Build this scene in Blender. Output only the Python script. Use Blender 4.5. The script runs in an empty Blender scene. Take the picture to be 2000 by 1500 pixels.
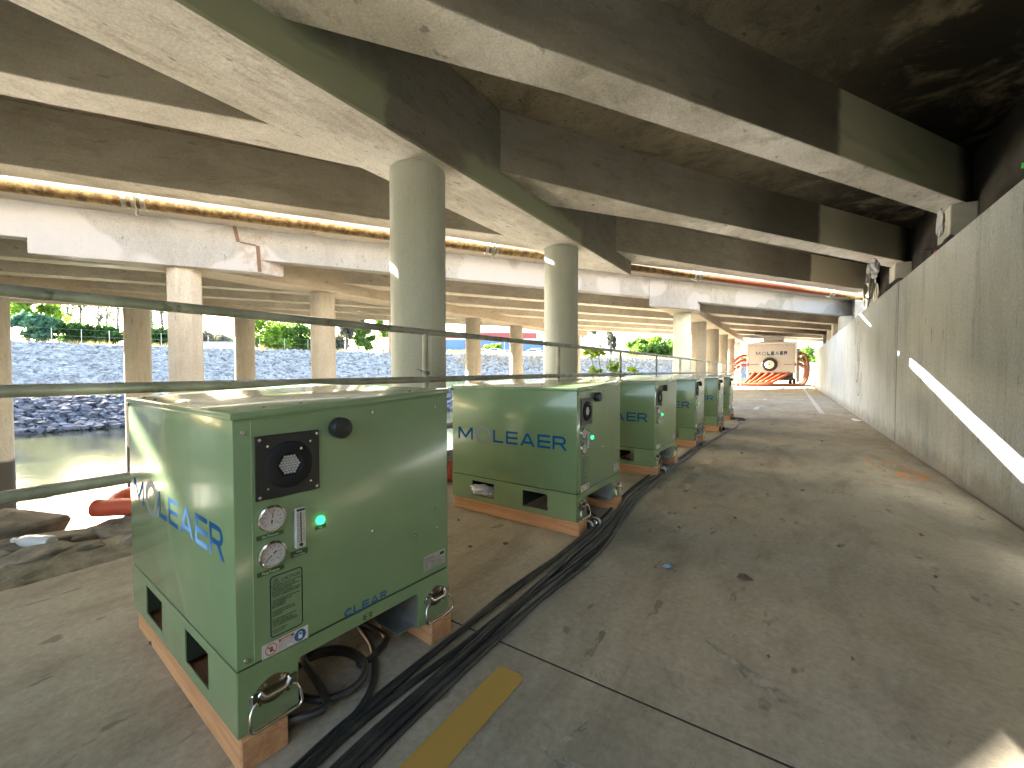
import bpy, bmesh, math, random
import numpy as np
from mathutils import Vector, Matrix, noise as mnoise
R = math.radians
random.seed(7); RNG = np.random.default_rng(11)
scene = bpy.context.scene
COL = scene.collection

# ------------------------------------------------------------------ camera, sky, sun, exposure
CAM_H = 1.035
VIEW = R(33.5)                       # the camera looks 33.5 degrees left of the path
cam_d = bpy.data.cameras.new('camera'); cam_d.lens = 36*823/2000; cam_d.sensor_width = 36
cam_d.clip_start = 0.02; cam_d.clip_end = 2500
cam = bpy.data.objects.new('camera', cam_d); COL.objects.link(cam)
cam.location = (0, 0, CAM_H); cam.rotation_euler = (R(90-1.66), 0, VIEW)
scene.camera = cam
SUN_EL = R(21.2)
world = bpy.data.worlds.new('World'); scene.world = world; world.use_nodes = True
wn = world.node_tree.nodes; wl = world.node_tree.links
sky = wn.new('ShaderNodeTexSky'); sky.sky_type = 'NISHITA'; sky.sun_disc = False
sky.sun_elevation = SUN_EL; sky.sun_rotation = R(-90)
sky.air_density = 1.2; sky.dust_density = 2.5; sky.ozone_density = 1.0
wl.new(sky.outputs[0], wn['Background'].inputs[0]); wn['Background'].inputs[1].default_value = 0.07
sun_d = bpy.data.lights.new('sun', 'SUN'); sun_d.energy = 5.0; sun_d.angle = R(0.5); sun_d.color = (1.0, 0.95, 0.87)
sun = bpy.data.objects.new('sun', sun_d); COL.objects.link(sun); sun.location = (-40, 0, 30)
sun.rotation_euler = (0, -(math.pi/2 - SUN_EL), 0)
scene.view_settings.view_transform = 'Standard'; scene.view_settings.look = 'None'
scene.view_settings.gamma = 1.0; scene.view_settings.exposure = 4.75
scene.view_settings.use_curve_mapping = False
cy = scene.cycles
cy.use_denoising = True; cy.max_bounces = 9; cy.diffuse_bounces = 6; cy.glossy_bounces = 5
cy.transmission_bounces = 6; cy.transparent_max_bounces = 8; cy.sample_clamp_indirect = 60
cy.caustics_reflective = True; cy.blur_glossy = 0.1

def cw(px, depth, z=0.0):            # a point seen at column px, depth metres ahead -> world
    x = (px-1000)/823*depth; c, s = math.cos(VIEW), math.sin(VIEW)
    return Vector((x*c-depth*s, x*s+depth*c, z))

# ------------------------------------------------------------------ tagging
def tag(o, label=None, cat=None, group=None, kind=None):
    if label: o['label'] = label
    if cat: o['category'] = cat
    if group: o['group'] = group
    if kind: o['kind'] = kind
    return o
def empty(name, loc=(0, 0, 0), rz=0.0, label=None, cat=None, group=None, rot=None):
    o = bpy.data.objects.new(name, None); COL.objects.link(o)
    o.location = loc; o.rotation_euler = rot if rot else (0, 0, rz); o.empty_display_size = 0.1
    return tag(o, label, cat, group)
def copy_tree(o, parent=None):
    c = o.copy(); COL.objects.link(c); c.parent = parent
    for ch in list(o.children): copy_tree(ch, c)
    return c

# ------------------------------------------------------------------ mesh builder
class MB:
    def __init__(s): s.V = []; s.F = []
    def add(s, v, f):
        b = len(s.V); s.V += [tuple(p) for p in v]; s.F += [tuple(b+i for i in q) for q in f]; return s
    def box(s, x0, x1, y0, y1, z0, z1):
        return s.add([(x0,y0,z0),(x1,y0,z0),(x1,y1,z0),(x0,y1,z0),(x0,y0,z1),(x1,y0,z1),(x1,y1,z1),(x0,y1,z1)],
                     [(3,2,1,0),(4,5,6,7),(0,1,5,4),(1,2,6,5),(2,3,7,6),(3,0,4,7)])
    def hexa(s, lo, hi):             # four bottom points, four top points, both counter-clockwise from above
        return s.add(list(lo)+list(hi), [(3,2,1,0),(4,5,6,7),(0,1,5,4),(1,2,6,5),(2,3,7,6),(3,0,4,7)])
    def prism(s, pts, vec):          # polygon of 3D points pushed along vec
        n = len(pts); v = Vector(vec); a = [Vector(p) for p in pts]
        return s.add(a+[p+v for p in a], [tuple(range(n))[::-1], tuple(range(n, 2*n))]+[(i, (i+1)%n, n+(i+1)%n, n+i) for i in range(n)])
    def poly(s, pts): return s.add(pts, [tuple(range(len(pts)))])
    def tube(s, pts, r, seg=10, closed=False, cap=True):
        P = [Vector(p) for p in pts]; n = len(P); rr = r if hasattr(r, '__len__') else [r]*n
        T = []
        for i in range(n):
            a = P[(i-1)%n] if (closed or i > 0) else P[i]; b = P[(i+1)%n] if (closed or i < n-1) else P[i]
            T.append((b-a).normalized())
        up = Vector((0,0,1)) if abs(T[0].z) < 0.9 else Vector((1,0,0))
        N = (up - T[0]*up.dot(T[0])).normalized(); v = []
        for i in range(n):
            N = (N - T[i]*N.dot(T[i])).normalized(); B = T[i].cross(N)
            for k in range(seg):
                a = 2*math.pi*k/seg; v.append(P[i]+(N*math.cos(a)+B*math.sin(a))*rr[i])
        f = []
        for i in range(n if closed else n-1):
            j = (i+1)%n
            for k in range(seg):
                l = (k+1)%seg; f.append((i*seg+k, i*seg+l, j*seg+l, j*seg+k))
        if cap and not closed: f += [tuple(range(seg))[::-1], tuple(range((n-1)*seg, n*seg))]
        return s.add(v, f)
    def lathe(s, prof, seg=24, o=(0,0,0), ax='z'):   # prof: (radius, height) list
        v = []; f = []; n = len(prof)
        for r, hgt in prof:
            for k in range(seg):
                a = 2*math.pi*k/seg; p = (r*math.cos(a), r*math.sin(a), hgt)
                if ax == '-y': p = (p[0], -p[2], p[1])
                elif ax == '-x': p = (-p[2], p[0], p[1])
                elif ax == 'x': p = (p[2], p[0], p[1])
                elif ax == 'y': p = (p[0], p[2], p[1])
                v.append((p[0]+o[0], p[1]+o[1], p[2]+o[2]))
        for i in range(n-1):
            for k in range(seg):
                l = (k+1)%seg; f.append((i*seg+k, i*seg+l, (i+1)*seg+l, (i+1)*seg+k))
        f += [tuple(range(seg))[::-1], tuple(range((n-1)*seg, n*seg))]
        return s.add(v, f)
    def move(s, fn): s.V = [tuple(fn(*p)) for p in s.V]; return s
    def build(s, name, mat, parent=None, smooth=False, bevel=0, bseg=1, loc=None):
        me = bpy.data.meshes.new(name); me.from_pydata(s.V, [], s.F); me.update()
        bm = bmesh.new(); bm.from_mesh(me); bmesh.ops.recalc_face_normals(bm, faces=bm.faces)
        if bevel:
            es = [e for e in bm.edges if len(e.link_faces) == 2 and e.calc_face_angle(0) > 0.5]
            if es: bmesh.ops.bevel(bm, geom=es, offset=bevel, segments=bseg, affect='EDGES', profile=0.5, clamp_overlap=True)
        bm.to_mesh(me); bm.free()
        if smooth: me.shade_smooth(); me.set_sharp_from_angle(angle=R(38))
        me.materials.append(mat)
        o = bpy.data.objects.new(name, me); COL.objects.link(o)
        if parent: o.parent = parent
        if loc: o.location = loc
        return o

# ------------------------------------------------------------------ materials
def new_mat(name):
    m = bpy.data.materials.new(name); m.use_nodes = True
    return m, m.node_tree, m.node_tree.nodes['Principled BSDF']
def nd(t, typ, **kw):
    n = t.nodes.new(typ)
    for k, v in kw.items():
        if k in n.inputs.keys():
            n.inputs[k].default_value = v
        else: setattr(n, k, v)
    return n
def rgb(c): return (c[0], c[1], c[2], 1)
def coords(t, scale=(1,1,1), rot=(0,0,0)):
    tc = nd(t, 'ShaderNodeTexCoord'); mp = nd(t, 'ShaderNodeMapping')
    mp.inputs['Scale'].default_value = scale; mp.inputs['Rotation'].default_value = rot
    t.links.new(tc.outputs['Object'], mp.inputs['Vector']); return mp.outputs[0]
def noise(t, vec, scale, detail=6, rough=0.6, dist=0.0):
    n = nd(t, 'ShaderNodeTexNoise', Scale=scale, Detail=detail, Roughness=rough, Distortion=dist)
    t.links.new(vec, n.inputs['Vector']); return n.outputs['Fac']
def ramp(t, fac, a, b, ca=(0,0,0), cb=(1,1,1)):
    r = nd(t, 'ShaderNodeValToRGB'); e = r.color_ramp.elements
    e[0].position = a; e[1].position = b; e[0].color = rgb(ca); e[1].color = rgb(cb)
    t.links.new(fac, r.inputs[0]); return r.outputs[0]
def mix(t, fac, a, b, mode='MIX'):
    m = nd(t, 'ShaderNodeMix', data_type='RGBA', blend_type=mode)
    for sock, v in ((m.inputs[0], fac), (m.inputs[6], a), (m.inputs[7], b)):
        if isinstance(v, (int, float)): sock.default_value = v
        elif isinstance(v, tuple): sock.default_value = rgb(v)
        else: t.links.new(v, sock)
    return m.outputs[2]
def math_(t, op, a, b=0.0, c=None):
    m = nd(t, 'ShaderNodeMath', operation=op)
    for i, v in enumerate((a, b) if c is None else (a, b, c)):
        if isinstance(v, (int, float)): m.inputs[i].default_value = v
        else: t.links.new(v, m.inputs[i])
    return m.outputs[0]
def bump(t, b, hgt, strength=0.3, dist=0.02):
    n = nd(t, 'ShaderNodeBump', Strength=strength, Distance=dist)
    t.links.new(hgt, n.inputs['Height']); t.links.new(n.outputs[0], b.inputs['Normal'])
MC = {}
def plain(name, col, rough=0.5, metal=0.0, vary=0.0, vscale=8, spec=0.5, emit=None, es=0, bumpy=0):
    if name in MC: return MC[name]
    m, t, b = new_mat(name); b.inputs['Base Color'].default_value = rgb(col)
    b.inputs['Roughness'].default_value = rough; b.inputs['Metallic'].default_value = metal
    b.inputs['Specular IOR Level'].default_value = spec
    if vary:
        v = coords(t); f = noise(t, v, vscale)
        c = mix(t, ramp(t, f, 0.3, 0.7), tuple(x*(1-vary) for x in col), tuple(min(1, x*(1+vary)) for x in col))
        t.links.new(c, b.inputs['Base Color'])
        if bumpy: bump(t, b, noise(t, v, vscale*4), bumpy, 0.01)
    if emit: b.inputs['Emission Color'].default_value = rgb(emit); b.inputs['Emission Strength'].default_value = es
    MC[name] = m; return m
def concrete(name, a, b_, dark, stain=0.5, scale=0.7, grain=(1,1,1), rot=(0,0,0), rough=0.85, extra=None, pits=True, bstr=0.25, fz=0.28, mottle=0.45):
    m, t, b = new_mat(name); v = coords(t); g = coords(t, grain, rot)
    base = mix(t, ramp(t, noise(t, v, scale, 8, 0.62), 0.35, 0.66), a, b_)
    st = ramp(t, noise(t, g, scale*1.7, 9, 0.68, 0.6), 0.52, 0.74)
    base = mix(t, math_(t, 'MULTIPLY', st, stain), base, dark)
    mot = noise(t, g, scale*5.5, 7, 0.72, 0.4)
    base = mix(t, math_(t, 'MULTIPLY', ramp(t, mot, 0.50, 0.72), mottle), base, dark)
    base = mix(t, math_(t, 'MULTIPLY', ramp(t, noise(t, v, scale*3.1, 6, 0.6), 0.58, 0.75), mottle*0.7), base, tuple(min(1, x*1.25) for x in b_))
    fine = noise(t, v, 38, 4, 0.7)
    base = mix(t, fz, base, ramp(t, fine, 0.25, 0.75), 'OVERLAY')
    if pits:
        p = ramp(t, noise(t, g, 9, 3, 0.5), 0.66, 0.70)
        base = mix(t, math_(t, 'MULTIPLY', p, 0.55), base, tuple(x*0.45 for x in dark))
    if extra: base = extra(t, v, base)
    t.links.new(base, b.inputs['Base Color']); b.inputs['Roughness'].default_value = rough
    b.inputs['Specular IOR Level'].default_value = 0.3
    h = math_(t, 'ADD', noise(t, g, 14, 6, 0.7), math_(t, 'MULTIPLY', fine, 0.3)); bump(t, b, h, bstr, 0.02)
    MC[name] = m; return m
def sep(t, v):
    s = nd(t, 'ShaderNodeSeparateXYZ'); t.links.new(v, s.inputs[0]); return s.outputs
def step(t, x, a, b):               # 0 below a, 1 above b
    n = nd(t, 'ShaderNodeMapRange', interpolation_type='SMOOTHSTEP'); n.inputs[1].default_value = a; n.inputs[2].default_value = b
    t.links.new(x, n.inputs[0]); return n.outputs[0]
def wob(t, v, x, amt, sc):           # coordinate with a wandering edge
    return math_(t, 'ADD', x, math_(t, 'MULTIPLY', math_(t, 'SUBTRACT', noise(t, v, sc, 5), 0.5), amt))

# directions of the bridges: D along the girders, NN across them
DX, DY = math.cos(R(58.2)), math.sin(R(58.2)); NX, NY = DY, -DX
def yat(X, n): return (NX*X - n)/DX          # point on the line "n" at a given X (n = NX*X+NY*Y, NY=-DX)

def soot_slab(t, v, base):
    o = sep(t, v); s_ = wob(t, v, o[0], 2.2, 0.9)
    k = math_(t, 'MULTIPLY', step(t, s_, -1.2, 1.7), math_(t, 'SUBTRACT', 1.0, math_(t, 'MULTIPLY', step(t, noise(t, v, 1.0, 9, 0.68, 0.5), 0.50, 0.66), 0.85)))
    return mix(t, k, base, (0.02, 0.018, 0.014))
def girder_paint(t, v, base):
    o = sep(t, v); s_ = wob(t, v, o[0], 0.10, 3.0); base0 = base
    base = mix(t, 0.6, base, (0.24, 0.215, 0.165))      # webs coloured darker than soffits, in place of light reflected off the water
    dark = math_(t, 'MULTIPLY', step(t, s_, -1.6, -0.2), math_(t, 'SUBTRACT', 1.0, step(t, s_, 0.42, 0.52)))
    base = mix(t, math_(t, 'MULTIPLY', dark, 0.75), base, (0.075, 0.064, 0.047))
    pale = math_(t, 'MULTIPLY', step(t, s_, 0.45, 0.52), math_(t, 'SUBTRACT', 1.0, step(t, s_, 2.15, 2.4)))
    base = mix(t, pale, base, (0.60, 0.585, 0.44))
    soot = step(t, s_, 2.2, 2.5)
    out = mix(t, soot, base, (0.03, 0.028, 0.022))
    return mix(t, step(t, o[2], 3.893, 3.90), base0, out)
def cap_paint(t, v, base):
    o = sep(t, v); y = wob(t, v, o[1], 0.5, 2.0); x = o[0]
    face = step(t, x, -3.53, -3.515)
    p1 = math_(t, 'MULTIPLY', math_(t, 'MULTIPLY', step(t, y, 0.9, 1.1), math_(t, 'SUBTRACT', 1.0, step(t, y, 2.9, 3.02))), math_(t, 'SUBTRACT', 1.0, step(t, wob(t, v, o[2], 0.4, 2.5), 3.95, 4.15)))
    p2 = math_(t, 'MULTIPLY', math_(t, 'MULTIPLY', step(t, y, 4.0, 4.4), math_(t, 'SUBTRACT', 1.0, step(t, y, 7.6, 7.9))), math_(t, 'SUBTRACT', 1.0, step(t, wob(t, v, o[2], 0.3, 2.5), 3.8, 3.95)))
    base = mix(t, math_(t, 'MULTIPLY', face, 0.72), base, (0.075, 0.07, 0.045))
    return mix(t, math_(t, 'MULTIPLY', face, math_(t, 'MAXIMUM', p1, p2)), base, (0.30, 0.32, 0.22))
def tide(t, v, base):
    o = sep(t, v); z = wob(t, v, o[2], 0.35, 1.5)
    return mix(t, math_(t, 'SUBTRACT', 1.0, step(t, z, -1.85, -1.7)), base, (0.045, 0.04, 0.035))
def fascia_paint(t, v, base):
    p = ramp(t, noise(t, v, 0.55, 2, 0.4), 0.50, 0.53)
    base = mix(t, math_(t, 'MULTIPLY', p, 0.8), base, (0.25, 0.25, 0.262))
    o = sep(t, v); x = o[0]      # rust run under the hinge
    r = math_(t, 'MULTIPLY', step(t, x, -11.62, -11.55), math_(t, 'SUBTRACT', 1.0, step(t, x, -11.30, -11.22)))
    r = math_(t, 'MULTIPLY', r, step(t, noise(t, v, 5.0, 4), 0.46, 0.62))
    return mix(t, math_(t, 'MULTIPLY', r, 0.4), base, (0.17, 0.09, 0.04))
def wall_marks(t, v, base):
    o = sep(t, v); g = coords(t, (1, 3.5, 0.35))
    run = math_(t, 'MULTIPLY', step(t, noise(t, g, 1.3, 6, 0.6), 0.52, 0.70), 0.45)
    base = mix(t, run, base, (0.21, 0.22, 0.205))
    foot = math_(t, 'SUBTRACT', 1.0, step(t, wob(t, v, o[2], 0.5, 3.0), 0.02, 0.30))
    base = mix(t, math_(t, 'MULTIPLY', foot, 0.6), base, (0.17, 0.145, 0.11))
    ch = math_(t, 'MULTIPLY', step(t, noise(t, coords(t, (1, 1, 0.45)), 7.0, 4, 0.6), 0.66, 0.70), math_(t, 'SUBTRACT', 1.0, step(t, o[2], 0.5, 1.1)))
    return mix(t, math_(t, 'MULTIPLY', ch, 0.6), base, (0.13, 0.11, 0.08))
def path_marks(t, v, base):
    g = coords(t, (1.0, 0.42, 1.0), (0, 0, R(24)))
    sm = step(t, noise(t, g, 1.5, 8, 0.65, 0.8), 0.50, 0.72)
    base = mix(t, math_(t, 'MULTIPLY', sm, 0.72), base, (0.165, 0.135, 0.095))
    bl = step(t, noise(t, coords(t, (1.6, 0.7, 1), (0,0,R(-30))), 2.3, 7, 0.72, 1.5), 0.61, 0.70)
    base = mix(t, math_(t, 'MULTIPLY', bl, 0.75), base, (0.10, 0.09, 0.072))
    gs = step(t, noise(t, v, 70, 2, 0.5), 0.70, 0.74)
    base = mix(t, math_(t, 'MULTIPLY', gs, 0.45), base, (0.10, 0.085, 0.06))
    w_ = step(t, noise(t, v, 5.5, 6, 0.7), 0.64, 0.72)
    return mix(t, math_(t, 'MULTIPLY', w_, 0.35), base, (0.50, 0.47, 0.40))

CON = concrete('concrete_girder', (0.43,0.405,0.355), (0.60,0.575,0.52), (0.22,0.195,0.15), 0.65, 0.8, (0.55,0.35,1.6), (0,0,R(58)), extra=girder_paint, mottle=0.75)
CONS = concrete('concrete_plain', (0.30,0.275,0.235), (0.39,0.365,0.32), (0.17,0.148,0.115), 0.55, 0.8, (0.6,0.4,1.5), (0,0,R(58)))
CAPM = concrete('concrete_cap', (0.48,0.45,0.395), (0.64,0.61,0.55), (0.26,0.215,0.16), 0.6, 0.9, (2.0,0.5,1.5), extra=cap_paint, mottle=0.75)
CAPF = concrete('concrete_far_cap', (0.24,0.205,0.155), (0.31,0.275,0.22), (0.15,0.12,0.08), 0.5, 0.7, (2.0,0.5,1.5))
SLAB = concrete('concrete_slab_soot', (0.20,0.17,0.12), (0.33,0.28,0.20), (0.06,0.05,0.035), 0.8, 0.9, (1,1,1), extra=soot_slab)
COLM = concrete('concrete_painted_column', (0.45,0.47,0.40), (0.52,0.54,0.47), (0.36,0.36,0.29), 0.3, 0.6, (3,3,0.4), pits=False, bstr=0.08, fz=0.10, mottle=0.18)
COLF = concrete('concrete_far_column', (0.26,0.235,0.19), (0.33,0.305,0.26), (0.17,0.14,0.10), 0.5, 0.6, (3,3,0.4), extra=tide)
COLO = concrete('concrete_grey_column', (0.27,0.25,0.22), (0.34,0.315,0.28), (0.20,0.16,0.11), 0.5, 0.6, (3,3,0.4), extra=tide)
FASC = concrete('concrete_white_fascia', (0.175,0.174,0.174), (0.215,0.214,0.214), (0.115,0.112,0.108), 0.5, 0.6, (1,1,0.5), extra=fascia_paint)
WALLM = concrete('concrete_wall', (0.405,0.455,0.485), (0.51,0.555,0.585), (0.27,0.295,0.305), 0.5, 0.55, (1,2.5,0.5), extra=wall_marks, bstr=0.18, mottle=0.4)
PATHM = concrete('concrete_path', (0.315,0.268,0.195), (0.42,0.365,0.275), (0.19,0.152,0.105), 0.6, 0.9, (1,0.5,1), extra=path_marks, bstr=0.2, fz=0.2, mottle=0.55)
# ------------------------------------------------------------------ the setting: ground, banks, water, path
WATER_Z = -3.6
def grid_mesh(rows, name, mat, kind='structure', smooth=True, parent=None):
    nR, nC = len(rows), len(rows[0]); V = [p for r in rows for p in r]
    F = [(i*nC+j, i*nC+j+1, (i+1)*nC+j+1, (i+1)*nC+j) for i in range(nR-1) for j in range(nC-1)]
    m = MB(); m.add(V, F); o = m.build(name, mat, parent, smooth); tag(o, kind=kind); return o
soil = plain('soil', (0.27,0.23,0.17), 0.95, vary=0.6, vscale=7, spec=0.1, bumpy=1.0)
dust = plain('dry_ground', (0.20,0.175,0.135), 0.95, vary=0.25, vscale=0.6, spec=0.1, bumpy=0.4)
# land on this side, one sheet to the horizon
MB().add([(-3.6,-60,-0.06),(900,-60,-0.06),(900,1500,-0.06),(-3.6,1500,-0.06)], [(0,1,2,3)]).build('ground', dust)['kind'] = 'structure'
# near bank: ragged shoulder beside the path, then down to the water
def bank_h(X):
    K = [(-3.0,-0.07),(-3.1,0.0),(-3.22,0.035),(-3.5,0.03),(-3.65,0.0),(-3.8,-0.04),(-3.95,-0.12),(-4.2,-0.28),(-4.8,-0.7),(-5.8,-1.3),(-7.2,-2.0),(-9,-2.9),(-11,-3.8),(-14,-4.6)]
    for (a, za), (b, zb) in zip(K, K[1:]):
        if b <= X <= a: return za+(zb-za)*(a-X)/(a-b)
    return -4.6
XS = [-3.0,-3.09]+[-3.12-0.028*k for k in range(42)]+[-4.35,-4.6,-5,-5.8,-6.6,-7.6,-9,-11,-14]
YS = [-8+0.5*k for k in range(14)]+[-0.95+0.04*k for k in range(70)]+[1.9+0.25*k for k in range(44)]+[13+1.6*k for k in range(60)]
rows = []
for Y in YS:
    r = []
    for X in XS:
        q = Vector((X*3.6+Y*0.5, Y*0.9, 0.3)); rid = 1-abs(mnoise.noise(q*1.6)); nz = 0.55*mnoise.fractal(q, 0.8, 2.1, 6)+0.7*(rid**3-0.4)+0.25*(1-abs(mnoise.noise(q*5.3)))**2
        r.append((X, Y, bank_h(X)+(nz*0.06*min(1, (-3.09-X)/0.15) if X < -3.09 else 0)))
    rows.append(r)
grid_mesh(rows, 'near_bank', soil, smooth=False)
# far bank follows a bend of the channel
BT = [(-66,-70),(-65.2,-30),(-64.8,0),(-64.3,8),(-63.2,16),(-60.8,24),(-56.5,34),(-51,44),(-43.5,56),(-34.5,74),(-23,97),(-8,132),(12,175),(60,260)]
def bank_pt(u):                       # u in segments
    i = min(int(u), len(BT)-2); f = u-i; a = Vector(BT[i]); b = Vector(BT[i+1]); p = a.lerp(b, f)
    t0 = (Vector(BT[min(i+1, len(BT)-1)])-Vector(BT[max(i-1, 0)] if i else BT[0])).normalized() if i else (b-a).normalized()
    t1 = (Vector(BT[min(i+2, len(BT)-1)])-a).normalized(); tt = t0.lerp(t1, f).normalized()
    return p, Vector((tt.y, -tt.x))   # inward: towards the river
PROF = [(-320,9.0),(-90,5.0),(-30,4.3),(-3,4.02),(0,4.0),(0.5,3.85),(9.0,-0.35),(12.2,-0.9),(13.0,-1.25),(16.2,-3.3),(18.5,-4.2),(24,-5.0)]
def prof_z(o):
    for (a, za), (b, zb) in zip(PROF, PROF[1:]):
        if a <= o <= b: return za + (zb-za)*(o-a)/(b-a)
    return -5.0
bank_m, t_, b_ = new_mat('bank_earth'); v_ = coords(t_)
c_ = mix(t_, ramp(t_, noise(t_, v_, 0.5, 8), 0.35, 0.65), (0.16,0.15,0.13), (0.26,0.23,0.18))
o_ = sep(t_, v_)
alg = math_(t_, 'MULTIPLY', step(t_, o_[2], -1.6, -1.1), math_(t_, 'SUBTRACT', 1.0, step(t_, wob(t_, v_, o_[2], 0.5, 0.4), -0.6, -0.25)))
c_ = mix(t_, math_(t_, 'MULTIPLY', alg, 0.85), c_, (0.15,0.19,0.06))
c_ = mix(t_, math_(t_, 'SUBTRACT', 1.0, step(t_, wob(t_, v_, o_[2], 0.3, 0.8), -1.5, -1.2)), c_, (0.035,0.04,0.05))
t_.links.new(c_, b_.inputs['Base Color']); b_.inputs['Roughness'].default_value = 0.9
bump(t_, b_, noise(t_, v_, 2.5, 8), 0.8, 0.2)
rows = []
u = 0.0
while u < len(BT)-1.001:
    p, inn = bank_pt(u); rows.append([(p.x+inn.x*o, p.y+inn.y*o, z + (0.12*mnoise.noise(Vector((p.x*0.3, p.y*0.3+o, 0))) if -0.1 < o < 17 else 0)) for o, z in PROF]); u += 0.125
grid_mesh(rows, 'far_bank', bank_m)
MB().add([(-90,-120,-5.2),(0,-120,-5.2),(0,400,-5.2),(-90,400,-5.2)], [(0,1,2,3)]).build('river_bed', soil)['kind'] = 'structure'
# water
wm, t_, b_ = new_mat('river_water'); v_ = coords(t_, (0.45, 1.0, 1))
cw_ = mix(t_, ramp(t_, noise(t_, coords(t_, (0.12,0.3,1)), 1.0, 5), 0.4, 0.62), (0.010,0.012,0.007), (0.036,0.038,0.013))
t_.links.new(cw_, b_.inputs['Base Color']); b_.inputs['Roughness'].default_value = 0.045; b_.inputs['IOR'].default_value = 1.33
b_.inputs['Specular IOR Level'].default_value = 0.5
hh = math_(t_, 'ADD', math_(t_, 'MULTIPLY', noise(t_, v_, 1.0, 5, 0.55), 0.8), math_(t_, 'MULTIPLY', noise(t_, v_, 7.0, 5, 0.65), 0.30))
bump(t_, b_, hh, 0.38, 0.07)
MB().add([(-88,-110,WATER_Z),(-3.7,-110,WATER_Z),(-3.7,380,WATER_Z),(-88,380,WATER_Z)], [(0,1,2,3)]).build('water', wm)['kind'] = 'structure'

# ------------------------------------------------------------------ the path: slabs, joints, painted lines
path = tag(empty('path'), kind='structure')
JY = [-12.9,-5.8,1.3,8.4,15.5,22.6,29.7,36.8,43.9,60,90]
for a, b in zip(JY, JY[1:]):
    m = MB().box(-3.08, 1.28, a+0.0055, b-0.0055, -0.25, 0.0); m.build('slab', PATHM, path, bevel=0.0)
MB().box(-3.07, 1.27, -12.8, 89, -0.24, -0.002).build('joint_filler', plain('joint_dirt', (0.035,0.028,0.02), 0.95, vary=0.5, vscale=20), path)
def paint_mat(name, col, wear):
    m, t, b = new_mat(name); v = coords(t); b.inputs['Roughness'].default_value = 0.8
    f = step(t, noise(t, v, 4.5, 8, 0.7), wear, wear+0.10)
    t.links.new(mix(t, f, col, (0.26,0.23,0.17)), b.inputs['Base Color']); MC[name] = m; return m
yel = paint_mat('worn_yellow_paint', (0.46,0.27,0.055), 0.56); whp = paint_mat('worn_white_paint', (0.52,0.48,0.42), 0.52); tanp = paint_mat('worn_tan_paint', (0.45,0.38,0.25), 0.44)
def strip(name, x, w, y0, y1, mat, z=0.004):
    m = MB(); n = 5
    pts = [(x-w/2+0.012*math.sin(0), y0, z), (x+w/2, y0, z), (x+w/2, y1-0.02, z), (x+w/2-0.02, y1, z), (x-w/2+0.015, y1, z), (x-w/2, y1-0.015, z)]
    return m.poly(pts).build(name, mat, path)
strip('painted_dash', -0.785, 0.105, 0.20, 1.19, yel)
strip('painted_dash', -0.79, 0.10, 3.9, 5.4, tanp); strip('painted_dash', -0.80, 0.10, 8.55, 9.6, tanp)
strip('painted_dash', -0.80, 0.12, 13.2, 14.3, whp); strip('painted_dash', -0.80, 0.12, 17.9, 19.0, whp)
strip('painted_edge_line', 0.66, 0.11, 12.9, 30.5, whp)
strip('painted_edge_line', -2.62, 0.11, 15, 34, whp)
# faint seam where a wider pale slab of the path was resurfaced
# orange survey paint: loops of spray
org = paint_mat('orange_spray_paint', (0.56,0.24,0.085), 0.47)
m = MB()
def flat_stroke(m, pts, w, z):
    P = [Vector((p[0], p[1], z)) for p in pts]; L = []; Rr = []
    for i, p in enumerate(P):
        tt = (P[min(i+1, len(P)-1)]-P[max(i-1, 0)]).normalized(); nn = Vector((-tt.y, tt.x, 0))*w/2; L.append(p+nn); Rr.append(p-nn)
    n = len(P); return m.add(L+Rr, [(i, i+1, n+i+1, n+i) for i in range(n-1)])
flat_stroke(m, [(0.86+0.10*math.cos(a)*(1+0.2*math.sin(3*a)), 6.25+0.22*math.sin(a)) for a in [i*0.35 for i in range(18)]], 0.035, 0.004)
m.build('spray_mark', org, path)
for k in range(5):
    flat_stroke(MB(), [(1.02+(0.11-0.02*k)*math.cos(a+k)*(1+0.25*math.sin(2*a+k)), 5.85+0.10*k-0.2+(0.20-0.02*k)*math.sin(a+k)*(1+0.2*math.cos(3*a))) for a in [i*0.32 for i in range(21)]], 0.04, 0.0042+0.0004*k).build('spray_mark', org, path)
# black scuffs and a cross mark
blk = plain('tyre_black', (0.06,0.058,0.05), 0.9, vary=0.4, vscale=20)
scm, t_, b_ = new_mat('scuffed_concrete'); v_ = coords(t_)
c_ = mix(t_, step(t_, noise(t_, v_, 14, 7, 0.75), 0.42, 0.60), (0.20,0.18,0.145), (0.40,0.35,0.27)); t_.links.new(c_, b_.inputs['Base Color']); b_.inputs['Roughness'].default_value = 0.9
def patch(c, a, b, rot, seed, n=40):
    P = []
    for i in range(n):
        q = 2*math.pi*i/n; r = 1+0.9*mnoise.fractal(Vector((1.3*math.cos(q)+seed, 1.3*math.sin(q), seed)), 0.7, 2.2, 4)
        x, y = a*r*math.cos(q), b*r*math.sin(q); P.append((c[0]+x*math.cos(rot)-y*math.sin(rot), c[1]+x*math.sin(rot)+y*math.cos(rot), 0.0028))
    return MB().poly(P).build('scuff_mark', scm, path)
patch((-0.10,1.62), 0.15, 0.022, R(-38), 1.0); patch((-0.50,1.08), 0.05, 0.010, R(70), 3.1); patch((-0.47,0.97), 0.07, 0.02, R(-10), 4.4); patch((-0.12,1.02), 0.05, 0.03, R(30), 5.3)

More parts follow.
